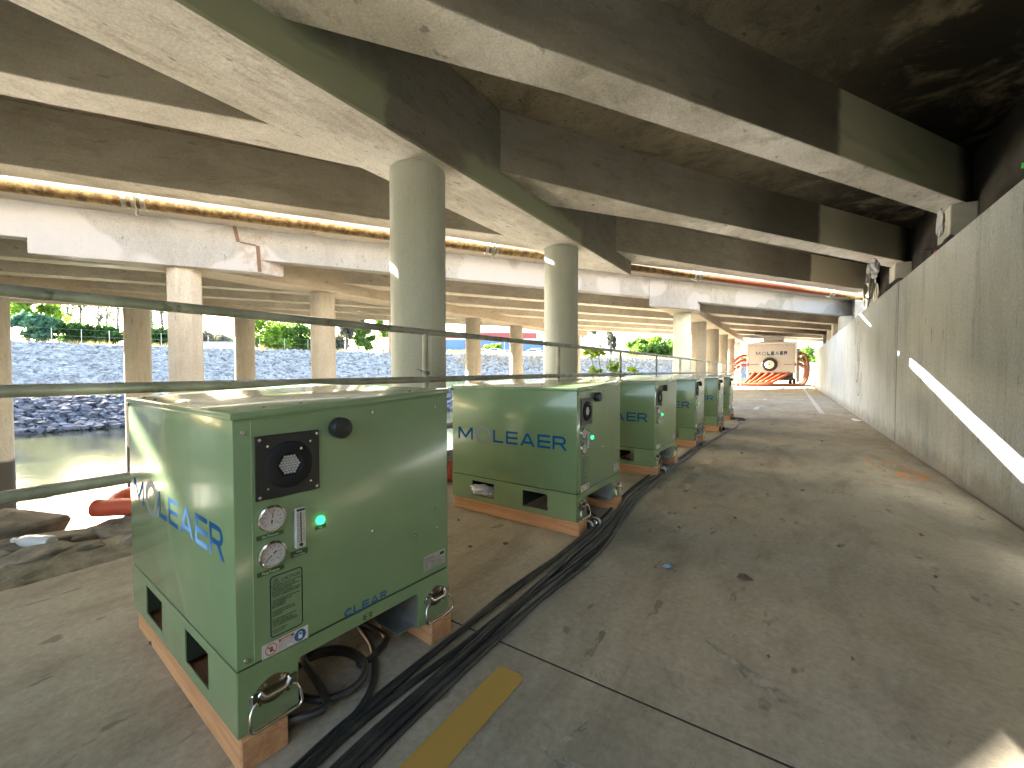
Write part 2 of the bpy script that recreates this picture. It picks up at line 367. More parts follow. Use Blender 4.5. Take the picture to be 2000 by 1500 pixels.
# ------------------------------------------------------------------ retaining wall
wall = empty('retaining_wall', (1.3,0,0), label='long pale concrete retaining wall with vertical joints along the path', cat='wall')
WJ = [-6.4,1.0,8.35,15.7,23.05,30.4,33.4]
for a, b in zip(WJ, WJ[1:]):
    m = MB().box(0, 0.28, a+0.022, b-0.022, -0.3, 2.36+0.02*(a>8)); o = m.build('panel', WALLM, wall, bevel=0.012)
MB().box(0.006, 0.27, -6.3, 33.3, -0.3, 2.33).build('joint_filler', plain('joint_dark', (0.05,0.045,0.035), 0.95), wall)
gr = plain('grey_graffiti', (0.13,0.12,0.11), 0.85)
def wall_stroke(pts, w=0.022):
    m = MB(); P = [Vector((-0.004, p[0], p[1])) for p in pts]; L = []; Rr = []
    for i, p in enumerate(P):
        tt = (P[min(i+1, len(P)-1)]-P[max(i-1, 0)]).normalized(); nn = Vector((0, -tt.z, tt.y))*w/2; L.append(p+nn); Rr.append(p-nn)
    n = len(P); m.add(L+Rr, [(i, i+1, n+i+1, n+i) for i in range(n-1)]); return m.build('graffiti_stroke', gr, wall)
for k, (y0, z0) in enumerate([(12.9,1.95),(12.5,1.55),(12.7,1.05),(12.4,0.75)]):
    wall_stroke([(y0+0.35*math.sin(a*1.0+k), z0+0.26*math.cos(a*1.7+k)) for a in [i*0.3 for i in range(20)]])
wall_stroke([(12.95-0.05*i, 2.0-0.12*i+0.02*math.sin(i*2)) for i in range(12)]); wall_stroke([(12.3,2.0),(12.5,1.8),(12.35,1.5),(12.6,1.2)]); wall_stroke([(11.9,1.1),(12.0,0.8),(11.95,0.55),(12.15,0.3)])

# bank behind the wall, up to the abutments
rows = [[(1.56,y,2.18),(1.9,y,2.25),(2.3,y,2.55),(2.62,y,2.8),(2.9,y,2.9),(6,y,4.6),(60,y,4.7)] for y in (-30,0,10,20,30,33.2,33.3)] + [[(1.56,y,0.0),(1.9,y,0.0),(2.3,y,0.0),(2.62,y,0),(2.9,y,0),(6,y,0),(60,y,0)] for y in (36.5,)]
grid_mesh(rows, 'embankment', soil, smooth=False)

# ------------------------------------------------------------------ the two bridges
SOF = 3.89
def girder(nc, stations, z0, z1, mat, parent, name='girder'):
    V = []
    for X, hw in stations:
        for n in (nc-hw, nc+hw):
            y = yat(X, n); V += [(X, y, z0), (X, y, z1)]
    F = []
    for i in range(len(stations)-1):
        a, b = 4*i, 4*i+4
        F += [(a,a+2,b+2,b), (a+1,b+1,b+3,a+3), (a,b,b+1,a+1), (a+2,a+3,b+3,b+2)]
    F += [(0,1,3,2), (4*len(stations)-4, 4*len(stations)-2, 4*len(stations)-1, 4*len(stations)-3)]
    m = MB().add(V, F); return m.build(name, mat, parent, bevel=0.012)
def skew_block(parent, name, mat, X0, X1, n0, n1, z0, z1, bev=0.012):
    m = MB().hexa([(X0,yat(X0,n1),z0),(X1,yat(X1,n1),z0),(X1,yat(X1,n0),z0),(X0,yat(X0,n0),z0)], [(X0,yat(X0,n1),z1),(X1,yat(X1,n1),z1),(X1,yat(X1,n0),z1),(X0,yat(X0,n0),z1)])
    return m.build(name, mat, parent, bevel=bev)
def column(parent, X, Y, d, z0, z1, mat, seg=40, lean=0.0):
    m = MB()
    if seg > 20:
        m.lathe([(d/2,z0),(d/2,z1-0.02),(d/2-0.004,z1-0.012),(d/2-0.004,z1+0.03)], seg, (X,Y,0))
        o = m.build('column', mat, parent, smooth=True)
    else:
        m.lathe([(d/2,z0),(d/2,z1+0.03)], seg, (X,Y,0)); o = m.build('column', mat, parent, bevel=0.02)
    return o
near = empty('overpass', (0,0,0), label='near concrete overpass of deep parallel girders overhead, dark and stained', cat='bridge')
HW = 0.235; XL = -62.0
def stations(caps, xr):
    st = [(XL, HW)]
    for c in sorted(caps):
        st += [(c-2.0, HW), (c-0.46, HW+0.16), (c+0.46, HW+0.16), (c+2.0, HW)]
    return st + [(xr, HW)]
for nc in (-8.495,-5.995,-3.565,-1.105,1.365):
    girder(nc, stations((-3.98,-12.7,-21.4,-30.1,-38.8), 2.55), SOF, 4.775, CON, near)
skew_block(near, 'deck_slab', SLAB, XL, 3.2, -9.0, 1.95, 4.76, 5.0)
skew_block(near, 'parapet', CONS, XL, 3.2, -9.02, -8.8, 5.0, 5.9)
for X in (-3.98,-12.7,-21.4,-30.1,-38.8):
    m = MB(); x0, x1 = X-0.50, X+0.48; ye = lambda x: yat(x, -8.72); yb = yat(x1, 1.8)
    m.hexa([(x0,yb,3.55),(x1,yb,3.55),(x1,ye(x1),3.55),(x0,ye(x0),3.55)], [(x0,yb,4.755),(x1,yb,4.755),(x1,ye(x1),4.755),(x0,ye(x0),4.755)])
    m.build('cap_beam', CAPM if X > -5 else CAPF, near, bevel=0.02)
for Y in (-4.15,-0.15,3.85,7.85):
    column(near, -3.98, Y, 0.69, -2.2, 3.55, COLM, 48)
    for ang in (-18, 162): a = R(ang); MB().tube([(-3.98+0.343*math.cos(a), Y+0.343*math.sin(a), z) for z in (-2.2, 3.5)], 0.006, 6).build('form_seam', COLM, near)
for Y in (-23,-19,-15.2,-11.2,-7.3): column(near, -12.7, Y, 0.69, -5, 3.55, COLO, 24)
# seats at the abutment: pedestal under each girder end, a dark back wall
for nc in (-8.495,-5.995,-3.565,-1.105):
    Y = yat(2.35, nc); MB().box(2.22, 2.56, Y-0.36, Y+0.36, 2.3, SOF-0.004).build('pedestal', plain('pale_concrete', (0.55,0.54,0.48), 0.85, vary=0.12, vscale=3), near, bevel=0.015)
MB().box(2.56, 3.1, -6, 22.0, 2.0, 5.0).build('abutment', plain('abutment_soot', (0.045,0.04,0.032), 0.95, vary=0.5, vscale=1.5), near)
ng = plain('green_spray', (0.05,0.75,0.12), 0.6)
m = MB()
for k, pts in enumerate([[(8.1+0.28*math.cos(a), 3.62+0.16*math.sin(a)) for a in [i*0.4 for i in range(15)]], [(8.62,3.82),(8.4,3.74),(8.2,3.78),(7.9,3.74)], [(8.3,3.62),(8.15,3.5),(8.05,3.72)]]):
    P = [Vector((2.553-0.0008*k, p[0], p[1])) for p in pts]; L = []; Rr = []
    for i, p in enumerate(P):
        tt = (P[min(i+1, len(P)-1)]-P[max(i-1, 0)]).normalized(); nn = Vector((0, -tt.z, tt.y))*0.035; L.append(p+nn); Rr.append(p-nn)
    n = len(P); m.add(L+Rr, [(i, i+1, n+i+1, n+i) for i in range(n-1)])
m.build('graffiti_tag', ng, near)

far = empty('second_overpass', (-3.95,19.2,0), label='second overpass beyond the gap, with white painted fascia girder', cat='bridge')
FM = Vector((3.95,-19.2,0))
far.location = (0,0,0)
fst = stations((-3.95,-12.6,-20.6,-29.3,-38), 2.55)
girder(-12.70, [(XL,0.15),(2.55,0.15)], SOF, 4.675, FASC, far, 'fascia_girder')
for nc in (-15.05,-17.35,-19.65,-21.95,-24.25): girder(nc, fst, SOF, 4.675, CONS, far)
girder(-25.2, [(XL,0.12),(2.55,0.12)], SOF+0.15, 4.675, CONS, far, 'fascia_girder')
skew_block(far, 'deck_slab', CONS, XL, 3.2, -25.4, -11.9, 4.66, 4.86)
skew_block(far, 'parapet', CONS, XL, 3.2, -12.1, -11.9, 4.86, 5.13); skew_block(far, 'parapet', CONS, XL, 3.2, -25.4, -25.2, 4.86, 5.6)
for X in (-3.95,-12.6,-20.6,-29.3,-38):
    x0, x1 = X-0.52, X+0.52; m = MB()
    m.hexa([(x0,yat(x0,-12.6),3.55),(x1,yat(x1,-12.6),3.55),(x1,yat(x1,-25.0),3.55),(x0,yat(x0,-25.0),3.55)], [(x0,yat(x0,-12.6),4.655),(x1,yat(x1,-12.6),4.655),(x1,yat(x1,-25.0),4.655),(x0,yat(x0,-25.0),4.655)])
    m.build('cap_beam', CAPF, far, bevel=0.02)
    w0, w1 = (-1.0, 1.25) if X < -5 else (-0.62, 0.72)
    skew_block(far, 'hinge_block', FASC, X+w0, X+w1, -12.86, -12.53, 3.56, 4.64)
# stepped hinge joint on the fascia beside the first pier
crk = plain('joint_rust', (0.09,0.05,0.03), 0.9)
def fas(x, z, off=0.006): y = yat(x, -12.53+off); return (x, y, z)
m = MB()
for (xa, za), (xb, zb) in [((-11.62,4.66),(-11.58,4.28)), ((-11.58,4.28),(-11.36,4.24)), ((-11.36,4.24),(-11.34,3.58))]:
    w = 0.022
    if abs(za-zb) > 0.1: m.poly([fas(xa-w,za), fas(xa+w,za), fas(xb+w,zb), fas(xb-w,zb)])
    else: m.poly([fas(xa+w,za+w), fas(xb-w,zb+w), fas(xb-w,zb-w), fas(xa+w,za-w)])
m.build('hinge_joint', crk, far)
for Y in (19.2,23.25,27.7,32.0,36.3,40.6): column(far, -3.95, Y, 0.70, -3, 3.55, COLM if Y < 22 else COLF, 32)
for Y in (4.3,8.0,11.8,15.7,19.45,23.3,27): column(far, -12.6, Y, 0.74, -5.3, 3.55, COLO if Y < 5 else COLF, 8 if Y < 5 else 28)
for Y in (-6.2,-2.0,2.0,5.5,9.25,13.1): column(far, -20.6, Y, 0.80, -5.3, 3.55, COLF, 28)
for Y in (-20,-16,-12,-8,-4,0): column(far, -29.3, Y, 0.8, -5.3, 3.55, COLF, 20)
MB().box(2.56, 3.1, 26.5, 53, 0, 4.86).build('abutment', CONS, far)
for nc in (-12.70,-15.05,-17.35,-19.65): 
    Y = yat(2.35, nc); MB().box(2.05, 2.555, Y-0.5, Y+0.5, 2.2 if Y < 33 else 0, SOF-0.004).build('pedestal', MC['pale_concrete'], far, bevel=0.015)

# ------------------------------------------------------------------ rusty pipe hung in the gap
pm, t_, b_ = new_mat('rusty_pipe'); v_ = coords(t_, (1,1,1)); o_ = sep(t_, v_)
c_ = mix(t_, step(t_, noise(t_, v_, 9, 7, 0.7), 0.40, 0.62), (0.12,0.07,0.03), (0.31,0.205,0.085))
c_ = mix(t_, math_(t_, 'MULTIPLY', step(t_, noise(t_, v_, 30, 4), 0.62, 0.7), 0.7), c_, (0.38,0.31,0.19))
c_ = mix(t_, math_(t_, 'MULTIPLY', step(t_, o_[0], -2.4, -1.4), math_(t_, 'SUBTRACT', 1.0, step(t_, o_[0], 1.2, 1.6))), c_, (0.30,0.085,0.045))
t_.links.new(c_, b_.inputs['Base Color']); b_.inputs['Roughness'].default_value = 0.85; bump(t_, b_, noise(t_, v_, 25, 5), 0.6, 0.02)
pipe = empty('utility_pipe', (0,0,0), label='long rusty yellow brown pipe hung along the gap between the bridges', cat='pipe')
PN, PZ = -8.92, 3.800
def pp(s): return Vector((NX*PN+DX*s, NY*PN+DY*s, PZ))
m = MB().tube([pp(s) for s in np.linspace(-40, 19, 60)], 0.086, 18); m.build('pipe_run', pm, pipe, smooth=True)
stl = plain('pale_steel', (0.36,0.34,0.28), 0.6, 0.3, vary=0.2)
for s in (-9.0,-2.69,3.59,9.99,16.5):
    m = MB()
    for ds in (-0.09, 0.09): m.lathe([(0.108,-0.025),(0.118,-0.025),(0.118,0.025),(0.108,0.025)], 20)
    mb = MB()
    c = pp(s); a = Vector((DX,DY,0))
    for ds, r in ((-0.12,0.116),(0.12,0.116),(0.0,0.112)):
        mb.tube([c+a*(ds-0.03), c+a*(ds+0.03)], r, 20)
    mb.build('coupling', stl, pipe, smooth=True)
    hb = MB(); k = c+a*0.03; side = Vector((NX,NY,0))
    pts = [k+side*0.128*math.cos(q)+Vector((0,0,0.128*math.sin(q))) for q in np.linspace(0, -math.pi, 12)]
    pts = [k+side*0.128+Vector((0,0,0.88))]+pts+[k-side*0.128+Vector((0,0,0.88))]
    hb.tube(pts, 0.017, 8); hb.box(k.x-0.02, k.x+0.02, k.y-0.02, k.y+0.02, k.z-0.20, k.z-0.12)
    hb.build('hanger', stl, pipe, smooth=True)

# ------------------------------------------------------------------ railing on the river side
galv, t_, b_ = new_mat('weathered_galvanised'); v_ = coords(t_)
c_ = mix(t_, step(t_, noise(t_, v_, 3.0, 7, 0.65), 0.4, 0.65), (0.27,0.27,0.22), (0.42,0.42,0.36))
c_ = mix(t_, math_(t_, 'MULTIPLY', step(t_, noise(t_, v_, 8, 5), 0.58, 0.68), 0.7), c_, (0.11,0.10,0.06))
t_.links.new(c_, b_.inputs['Base Color']); b_.inputs['Roughness'].default_value = 0.5; b_.inputs['Metallic'].default_value = 0.35
rail = empty('railing', (-3.0,0,0), label='weathered galvanised pipe railing with three rails along the river edge', cat='railing')
def rz(base, Y): return base*(1 + 0.045*min(max((Y-0.3)/8.0, 0), 1) + 0.03*max(0, (Y-8))/26)
ends = {1.405: 34.2, 0.945: 34.2, 0.458: 34.2}
for base, nm in ((1.405,'top_rail'),(0.945,'middle_rail'),(0.458,'bottom_rail')):
    MB().tube([(0.004*math.sin(Y*1.3), Y, rz(base, Y)) for Y in np.linspace(-6, 34.2, 60)], 0.031, 14).build(nm, galv, rail, smooth=True)
    for Y in (0.44, 6.5, 12.5):
        MB().tube([(0.004*math.sin(Y*1.3), Y-0.02, rz(base, Y)), (0.004*math.sin(Y*1.3), Y+0.02, rz(base, Y))], 0.0335, 14).build('coupler', galv, rail, smooth=True)
for Y in [2.99+2.84*k for k in range(-3, 12)]:
    MB().tube([(0.0, Y, -0.3), (0.0, Y, rz(1.405, Y)-0.02)], 0.029, 12).build('post', galv, rail, smooth=True)
wire = plain('wire_black', (0.03,0.03,0.03), 0.6)
for k in range(3):
    MB().tube([(0.033*math.cos(a+k), 3.0+0.033*math.sin(a+k), rz(0.945,3)+0.05+0.012*k+0.004*math.sin(a*2)) for a in np.linspace(0, 6, 12)]+[(0.06+0.02*k, 2.9-0.06*k, rz(0.945,3)+0.06+0.02*k)], 0.003, 5).build('wire_tie', wire, rail)
# ------------------------------------------------------------------ lettering helpers
def text_mesh(body, size, bold=0.0):
    cu = bpy.data.curves.new('lettering', 'FONT'); cu.body = body; cu.size = size; cu.offset = bold; cu.align_x = 'LEFT'; cu.resolution_u = 2
    ob = bpy.data.objects.new('lettering', cu); COL.objects.link(ob)
    dg = bpy.context.evaluated_depsgraph_get(); me = bpy.data.meshes.new_from_object(ob.evaluated_get(dg))
    V = [tuple(v.co) for v in me.vertices]; F = [tuple(p.vertices) for p in me.polygons]
    bpy.data.objects.remove(ob); bpy.data.curves.remove(cu); bpy.data.meshes.remove(me); return V, F
def put_text(m, body, x, z, size, y, width=None, bold=0.0, fn=None):
    V, F = text_mesh(body, size, bold)
    if not V: return m
    xs = [v[0] for v in V]; x0, x1 = min(xs), max(xs); k = (width/(x1-x0)) if width else 1.0
    pts = [((v[0]-x0)*k, v[1]) for v in V]
    m.add([(x+a, y, z+b) if fn is None else fn(x+a, z+b) for a, b in pts], F); return m
T_ = 0.165
def letter(ch, t=T_):                 # list of polygons in a cell one unit tall, and its width
    if ch == 'L': return [[(0,0),(t,0),(t,1),(0,1)], [(t,0),(0.92,0),(0.92,t),(t,t)]], 0.92
    if ch == 'E': return [[(0,0),(t,0),(t,1),(0,1)]]+[[(t,a),(1.0,a),(1.0,a+t),(t,a+t)] for a in (0,(1-t)/2,1-t)], 1.0
    if ch == 'M': return [[(0,0),(0,1),(0.2,1),(0.675,0.34),(1.15,1),(1.35,1),(1.35,0),(1.19,0),(1.19,0.72),(0.675,0.06),(0.16,0.72),(0.16,0)]], 1.35
    if ch == 'A':
        P = [[(0,0),(0.19,0),(0.62,0.80),(0.62,1.0),(0.54,1.0)], [(1.24,0),(0.70,1.0),(0.62,1.0),(0.62,0.80),(1.05,0)]]
        f = lambda y: 0.19+0.43*y/0.80
        return P+[[(f(0.2),0.2),(1.24-f(0.2),0.2),(1.24-f(0.35),0.35),(f(0.35),0.35)]], 1.24
    if ch == 'R':
        P = [[(0,0),(t,0),(t,1),(0,1)]]; r = 0.315; cx = 0.68; cy = 1-r; n = 8
        o = [(t,1)]+[(cx+r*math.cos(a), cy+r*math.sin(a)) for a in np.linspace(math.pi/2, -math.pi/2, n)]+[(t,1-2*r)]
        q = r-t; i = [(t,1-t)]+[(cx+q*math.cos(a), cy+q*math.sin(a)) for a in np.linspace(math.pi/2, -math.pi/2, n)]+[(t,1-2*r+t)]
        for k in range(len(o)-1): P.append([o[k],o[k+1],i[k+1],i[k]])
        return P+[[(0.56,0.37),(0.79,0.37),(1.10,0),(0.87,0)]], 1.10
    if ch == 'C':
        P = []; A = np.linspace(R(42), R(318), 14); r = 0.5
        for a, b in zip(A, A[1:]): P.append([(0.52+r*1.04*math.cos(a),0.5+r*math.sin(a)),(0.52+r*1.04*math.cos(b),0.5+r*math.sin(b)),(0.52+(r-t)*1.04*math.cos(b),0.5+(r-t)*math.sin(b)),(0.52+(r-t)*1.04*math.cos(a),0.5+(r-t)*math.sin(a))])
        return P, 0.92
def put_letters(m, spec, fn, t=T_):         # spec: (char, x, z, w, h)
    for ch, x, z, w, h in spec:
        P, cwid = letter(ch, t)
        for p in P: m.add([fn(x+a/cwid*w, z+b*h) for a, b in p], [tuple(range(len(p)))])
    return m

# ------------------------------------------------------------------ materials of the machines
grn, t_, b_ = new_mat('green_enamel'); v_ = coords(t_)
c_ = mix(t_, step(t_, noise(t_, v_, 2.2, 5), 0.35, 0.7), (0.185,0.275,0.130), (0.215,0.310,0.155))
gz_ = math_(t_, 'MULTIPLY', step(t_, noise(t_, v_, 45, 4), 0.66, 0.72), 0.10)
c_ = mix(t_, gz_, c_, (0.11,0.15,0.08))
o_ = sep(t_, v_)
dz_ = math_(t_, 'MULTIPLY', math_(t_, 'SUBTRACT', 1.0, step(t_, wob(t_, v_, o_[2], 0.16, 6.0), 0.0, 0.16)), step(t_, noise(t_, v_, 13, 6, 0.7), 0.35, 0.7))
c_ = mix(t_, math_(t_, 'MULTIPLY', dz_, 0.5), c_, (0.24,0.21,0.15))
scr = step(t_, noise(t_, coords(t_, (1.0,1.0,0.25), (0.5,0.3,0.2)), 30, 3, 0.5), 0.70, 0.73)
c_ = mix(t_, math_(t_, 'MULTIPLY', scr, 0.06), c_, (0.30,0.33,0.25))
rg_ = nd(t_, 'ShaderNodeMapRange'); t_.links.new(noise(t_, v_, 4.0, 6, 0.65), rg_.inputs[0]); rg_.inputs[1].default_value = 0.3; rg_.inputs[2].default_value = 0.7; rg_.inputs[3].default_value = 0.24; rg_.inputs[4].default_value = 0.27
t_.links.new(rg_.outputs[0], b_.inputs['Roughness'])
t_.links.new(c_, b_.inputs['Base Color']); b_.inputs['Coat Weight'].default_value = 0.5; b_.inputs['Coat Roughness'].default_value = 0.10
bump(t_, b_, math_(t_, 'ADD', noise(t_, v_, 160, 2), math_(t_, 'MULTIPLY', noise(t_, v_, 3.0, 2), 3.0)), 0.05, 0.004)
chrome = plain('chrome', (0.72,0.69,0.62), 0.16, 1.0); zinc = plain('zinc_plate', (0.45,0.47,0.46), 0.42, 0.85, vary=0.2, vscale=14)
black = plain('black_plastic', (0.018,0.018,0.018), 0.42); blackm = plain('black_matt', (0.008,0.008,0.008), 0.8); seam = plain('seam_dark', (0.02,0.03,0.015), 0.8)
blue = plain('logo_blue', (0.004,0.085,0.24), 0.7, spec=0.08); blue2 = plain('letter_blue', (0.02,0.085,0.22), 0.5)
white = plain('label_white', (0.66,0.63,0.58), 0.5); ink = plain('ink_black', (0.02,0.022,0.018), 0.6); dgrn = plain('label_green', (0.035,0.10,0.015), 0.5)
face = plain('gauge_face', (0.55,0.52,0.50), 0.4); redi = plain('ink_red', (0.50,0.05,0.03), 0.5); safb = plain('safety_blue', (0.03,0.10,0.30), 0.5); pink = plain('scale_red', (0.42,0.25,0.22), 0.6)
hexm = plain('honeycomb_grey', (0.50,0.48,0.47), 0.6, vary=0.2, vscale=90); clear = plain('flow_tube', (0.50,0.50,0.46), 0.15); wht = plain('ink_white', (0.7,0.75,0.65), 0.6)
led = plain('green_led', (0.02,0.5,0.1), 0.3, emit=(0.02,1.0,0.22), es=0.22)
plateg = plain('rating_plate', (0.45,0.44,0.40), 0.35, 0.3)
ringm, t_, b_ = new_mat('logo_ring'); tc = nd(t_, 'ShaderNodeTexCoord'); mp = nd(t_, 'ShaderNodeMapping'); mp.inputs['Location'].default_value = (0,-0.747,-0.49); mp.inputs['Rotation'].default_value = (0, R(90), R(40))
t_.links.new(tc.outputs['Object'], mp.inputs[0]); gr_ = nd(t_, 'ShaderNodeTexGradient', gradient_type='RADIAL'); t_.links.new(mp.outputs[0], gr_.inputs[0])
rp = nd(t_, 'ShaderNodeValToRGB'); e = rp.color_ramp.elements; e[0].position = 0; e[0].color = rgb((0.10,0.14,0.17)); e[1].position = 1; e[1].color = rgb((0.08,0.11,0.13))
for p_, c in ((0.25,(0.12,0.36,0.42)),(0.45,(0.55,0.66,0.66)),(0.7,(0.30,0.36,0.38))): q = e.new(p_); q.color = rgb(c)
t_.links.new(gr_.outputs[0], rp.inputs[0]); t_.links.new(rp.outputs[0], b_.inputs['Base Color']); b_.inputs['Roughness'].default_value = 0.4

W, L, H0, H1, S = 0.744, 1.047, 0.842, 0.881, 0.173
ZB = 0.089                            # the timber the machine stands on
def hz(u): return H0+(H1-H0)*u/W
def machine(name, label):
    g = empty(name, (0,0,0), label=label, cat='machine', group='green machines lined up along the railing')
    # housing with a sloped top, lid with turned-down edge
    m = MB(); zt = lambda u: hz(u)-0.006
    m.hexa([(0,0,S+0.004),(W,0,S+0.004),(W,L,S+0.004),(0,L,S+0.004)], [(0,0,zt(0)),(W,0,zt(W)),(W,L,zt(W)),(0,L,zt(0))]); m.build('housing', grn, g, bevel=0.004, bseg=2, smooth=True)
    m = MB(); e = 0.006; a, b = -e, W+e; c, d = -e, L+e; lip = 0.019
    m.hexa([(a,c,hz(0)-lip),(b,c,hz(W)-lip),(b,d,hz(W)-lip),(a,d,hz(0)-lip)], [(a,c,hz(0)),(b,c,hz(W)),(b,d,hz(W)),(a,d,hz(0))])
    lid = m.build('lid', grn, g, bevel=0.003, bseg=2, smooth=True)
    for u, v in ((0.1,0.06),(0.2,0.055),(0.35,0.05),(0.6,0.05),(0.03,0.8),(0.035,0.97),(0.04,0.5)):
        MB().lathe([(0.0052,0),(0.0045,0.003),(0.001,0.004)], 10, (u,v,hz(u)-0.0005)).build('rivet', black, lid, smooth=True)
    MB().box(-0.004,0.012,L-0.012,L+0.004,H0-0.034,H0-0.0195).build('corner_bumper', black, lid, bevel=0.002)
    MB().box(0.006,W-0.006,0.006,L-0.006,S-0.003,S+0.0045).build('seam_gasket', seam, g)
    # base tray: four folded sides; the front is cut out between two feet, the ends have fork slots
    base = None; th = 0.004; u0, u1, zn, rr = 0.155, 0.592, 0.130, 0.012
    arc = [(u0+rr-rr*math.cos(a), zn-rr+rr*math.sin(a)) for a in np.linspace(0, math.pi/2, 5)]
    arc2 = [(u1-rr+rr*math.sin(a), zn-rr+rr*math.cos(a)) for a in np.linspace(0, math.pi/2, 5)]
    prof = [(0,0),(u0,0)]+arc+arc2+[(u1,0),(W,0),(W,S),(0,S)]
    base = MB().prism([(p[0],0,p[1]) for p in prof], (0,th,0)).build('base', grn, g, bevel=0.0015)
    MB().prism([(p[0],L-th,p[1]) for p in prof], (0,th,0)).build('base_back', grn, base)
    for x in (0.0, W-th):
        q = MB(); sl = [(0.205,0.404),(0.650,0.849)]; za, zb = 0.036, 0.143; dx = 0.0003
        ys = [th+0.0005, sl[0][0], sl[0][1], sl[1][0], sl[1][1], L-th-0.0005]
        for i in range(5):
            if i % 2 == 0: q.box(x,x+th,ys[i],ys[i+1],0,S)
            else: q.box(x,x+th,ys[i],ys[i+1],0,za); q.box(x,x+th,ys[i],ys[i+1],zb,S)
        q.build('base_side', grn, base)
    for sy in ((0.204,0.405),(0.649,0.850)):   # fork tunnels: tubes through the base, the shade inside put into their near-black colour
        q = MB(); q.box(th+0.001,W-th-0.001,sy[0]-0.003,sy[0],0.033,0.146); q.box(th+0.001,W-th-0.001,sy[1],sy[1]+0.003,0.033,0.146); q.box(th+0.001,W-th-0.001,sy[0],sy[1],0.144,0.147); q.build('fork_tunnel', seam, base)
    MB().box(th,W-th,th,L-th,0.150,0.154).build('floor_plate', black, base)
    MB().box(u1-0.002,u1+0.0015,th+0.001,0.30,0.0,0.128).build('foot_plate', zinc, base); MB().box(u1-0.075,u1-0.003,0.02,0.30,0.004,0.008).build('foot_flange', zinc, base)
    MB().box(u0-0.0015,u0+0.002,th+0.001,0.30,0.0,0.128).build('foot_plate', zinc, base)
    # front panel
    pan = MB().hexa([(0.041,-0.002,S+0.008),(W-0.006,-0.002,S+0.008),(W-0.006,0.001,S+0.008),(0.041,0.001,S+0.008)], [(0.041,-0.002,hz(0.041)-0.026),(W-0.006,-0.002,hz(W)-0.026),(W-0.006,0.001,hz(W)-0.026),(0.041,0.001,hz(0.041)-0.026)]).build('front_panel', grn, g, bevel=0.0008)
    Y0 = -0.0022
    def disc(o, r, d, nm, mat, par, seg=18, y=Y0, rim=0.0): return MB().lathe([(r,0),(r,d*0.7),(r*0.9,d),(r*0.02,d)], seg, (o[0],y,o[1]), '-y').build(nm, mat, par, smooth=True)
    zz = lambda z: z-ZB
    for u, z in ((0.402,0.903),(0.677,0.906),(0.674,0.514),(0.399,0.513),(0.683,0.442),(0.575,0.442),(0.022,0.287),(0.022,0.880)):
        disc((u,zz(z)), 0.0065, 0.004, 'screw', chrome, pan, 12, y=Y0 if u > 0.04 else 0.0)
    # fan guard
    f = MB().box(0.0485,0.2215,-0.0075,Y0,zz(0.694),zz(0.866)).build('fan_guard', black, g, bevel=0.003, bseg=2)
    cu, cz = 0.135, zz(0.780)
    MB().lathe([(0.0645,0.0),(0.0645,0.002),(0.056,0.0085),(0.034,0.0085),(0.031,0.002),(0.001,0.002)], 40, (cu,-0.0078,cz), '-y').build('fan_ring', blackm, f, smooth=True)
    hx = MB(); rad = 0.0041
    for i in range(-6,7):
        for j in range(-6,7):
            x = (i+0.5*(j%2))*0.0083; z = j*0.0072
            if x*x+z*z < 0.0285**2: hx.lathe([(rad,0),(rad*0.95,0.0012)], 6, (cu+x,-0.0100,cz+z), '-y')
    hx.build('honeycomb_grille', hexm, f)
    for a, r in (((0.059,0.856),0.0045),((0.212,0.856),0.0045),((0.211,0.704),0.0045),((0.058,0.704),0.0045),((0.078,0.837),0.0034),((0.193,0.837),0.0034),((0.193,0.723),0.0034),((0.078,0.723),0.0034)):
        disc((a[0],zz(a[1])), r, 0.003, 'screw', chrome, f, 12, y=-0.0077)
    disc((0.160,zz(0.822)), 0.004, 0.008, 'fan_stud', chrome, f, 12, y=-0.0160)
    MB().lathe([(0.029,0),(0.0315,0.006),(0.0315,0.030),(0.028,0.037),(0.016,0.041),(0.002,0.042)], 32, (0.281,Y0,zz(0.866)), '-y').build('vent_knob', black, g, smooth=True)
    # gauges
    for (gu, gz), ang in (((0.087,zz(0.642)), 82), ((0.087,zz(0.545)), 218)):
        ga = MB().lathe([(0.0355,0),(0.0365,0.004),(0.036,0.010),(0.0325,0.013),(0.0305,0.012),(0.030,0.006),(0.001,0.006)], 40, (gu,Y0,gz), '-y').build('gauge', chrome, g, smooth=True)
        MB().lathe([(0.0298,0),(0.0298,0.0012),(0.0005,0.0012)], 32, (gu,Y0-0.0064,gz), '-y').build('dial', face, ga, smooth=True)
        tk = MB(); tk2 = MB(); yd = Y0-0.0079
        for k in range(28):
            a = R(225-270*k/27); r0 = 0.021 if k % 3 else 0.018; q = 0.0006; ca, sa = math.cos(a), math.sin(a)
            (tk if k % 3 else tk2).add([(gu+r0*ca-q*sa,yd,gz+r0*sa+q*ca),(gu+r0*ca+q*sa,yd,gz+r0*sa-q*ca),(gu+0.0265*ca+q*sa,yd,gz+0.0265*sa-q*ca),(gu+0.0265*ca-q*sa,yd,gz+0.0265*sa+q*ca)], [(0,1,2,3)])
        for k, s in enumerate(('0','40','80','120','160')):
            a = R(225-270*k/4); put_text(tk2, s, gu+0.0145*math.cos(a)-0.0025, gz+0.0145*math.sin(a)-0.002, 0.005, yd)
        put_text(tk2, 'psi', gu-0.004, gz-0.016, 0.006, yd)
        tk.build('scale_fine', pink, ga); tk2.build('scale', ink, ga)
        ca, sa = math.cos(R(ang)), math.sin(R(ang)); yn = Y0-0.0088; q = 0.0011
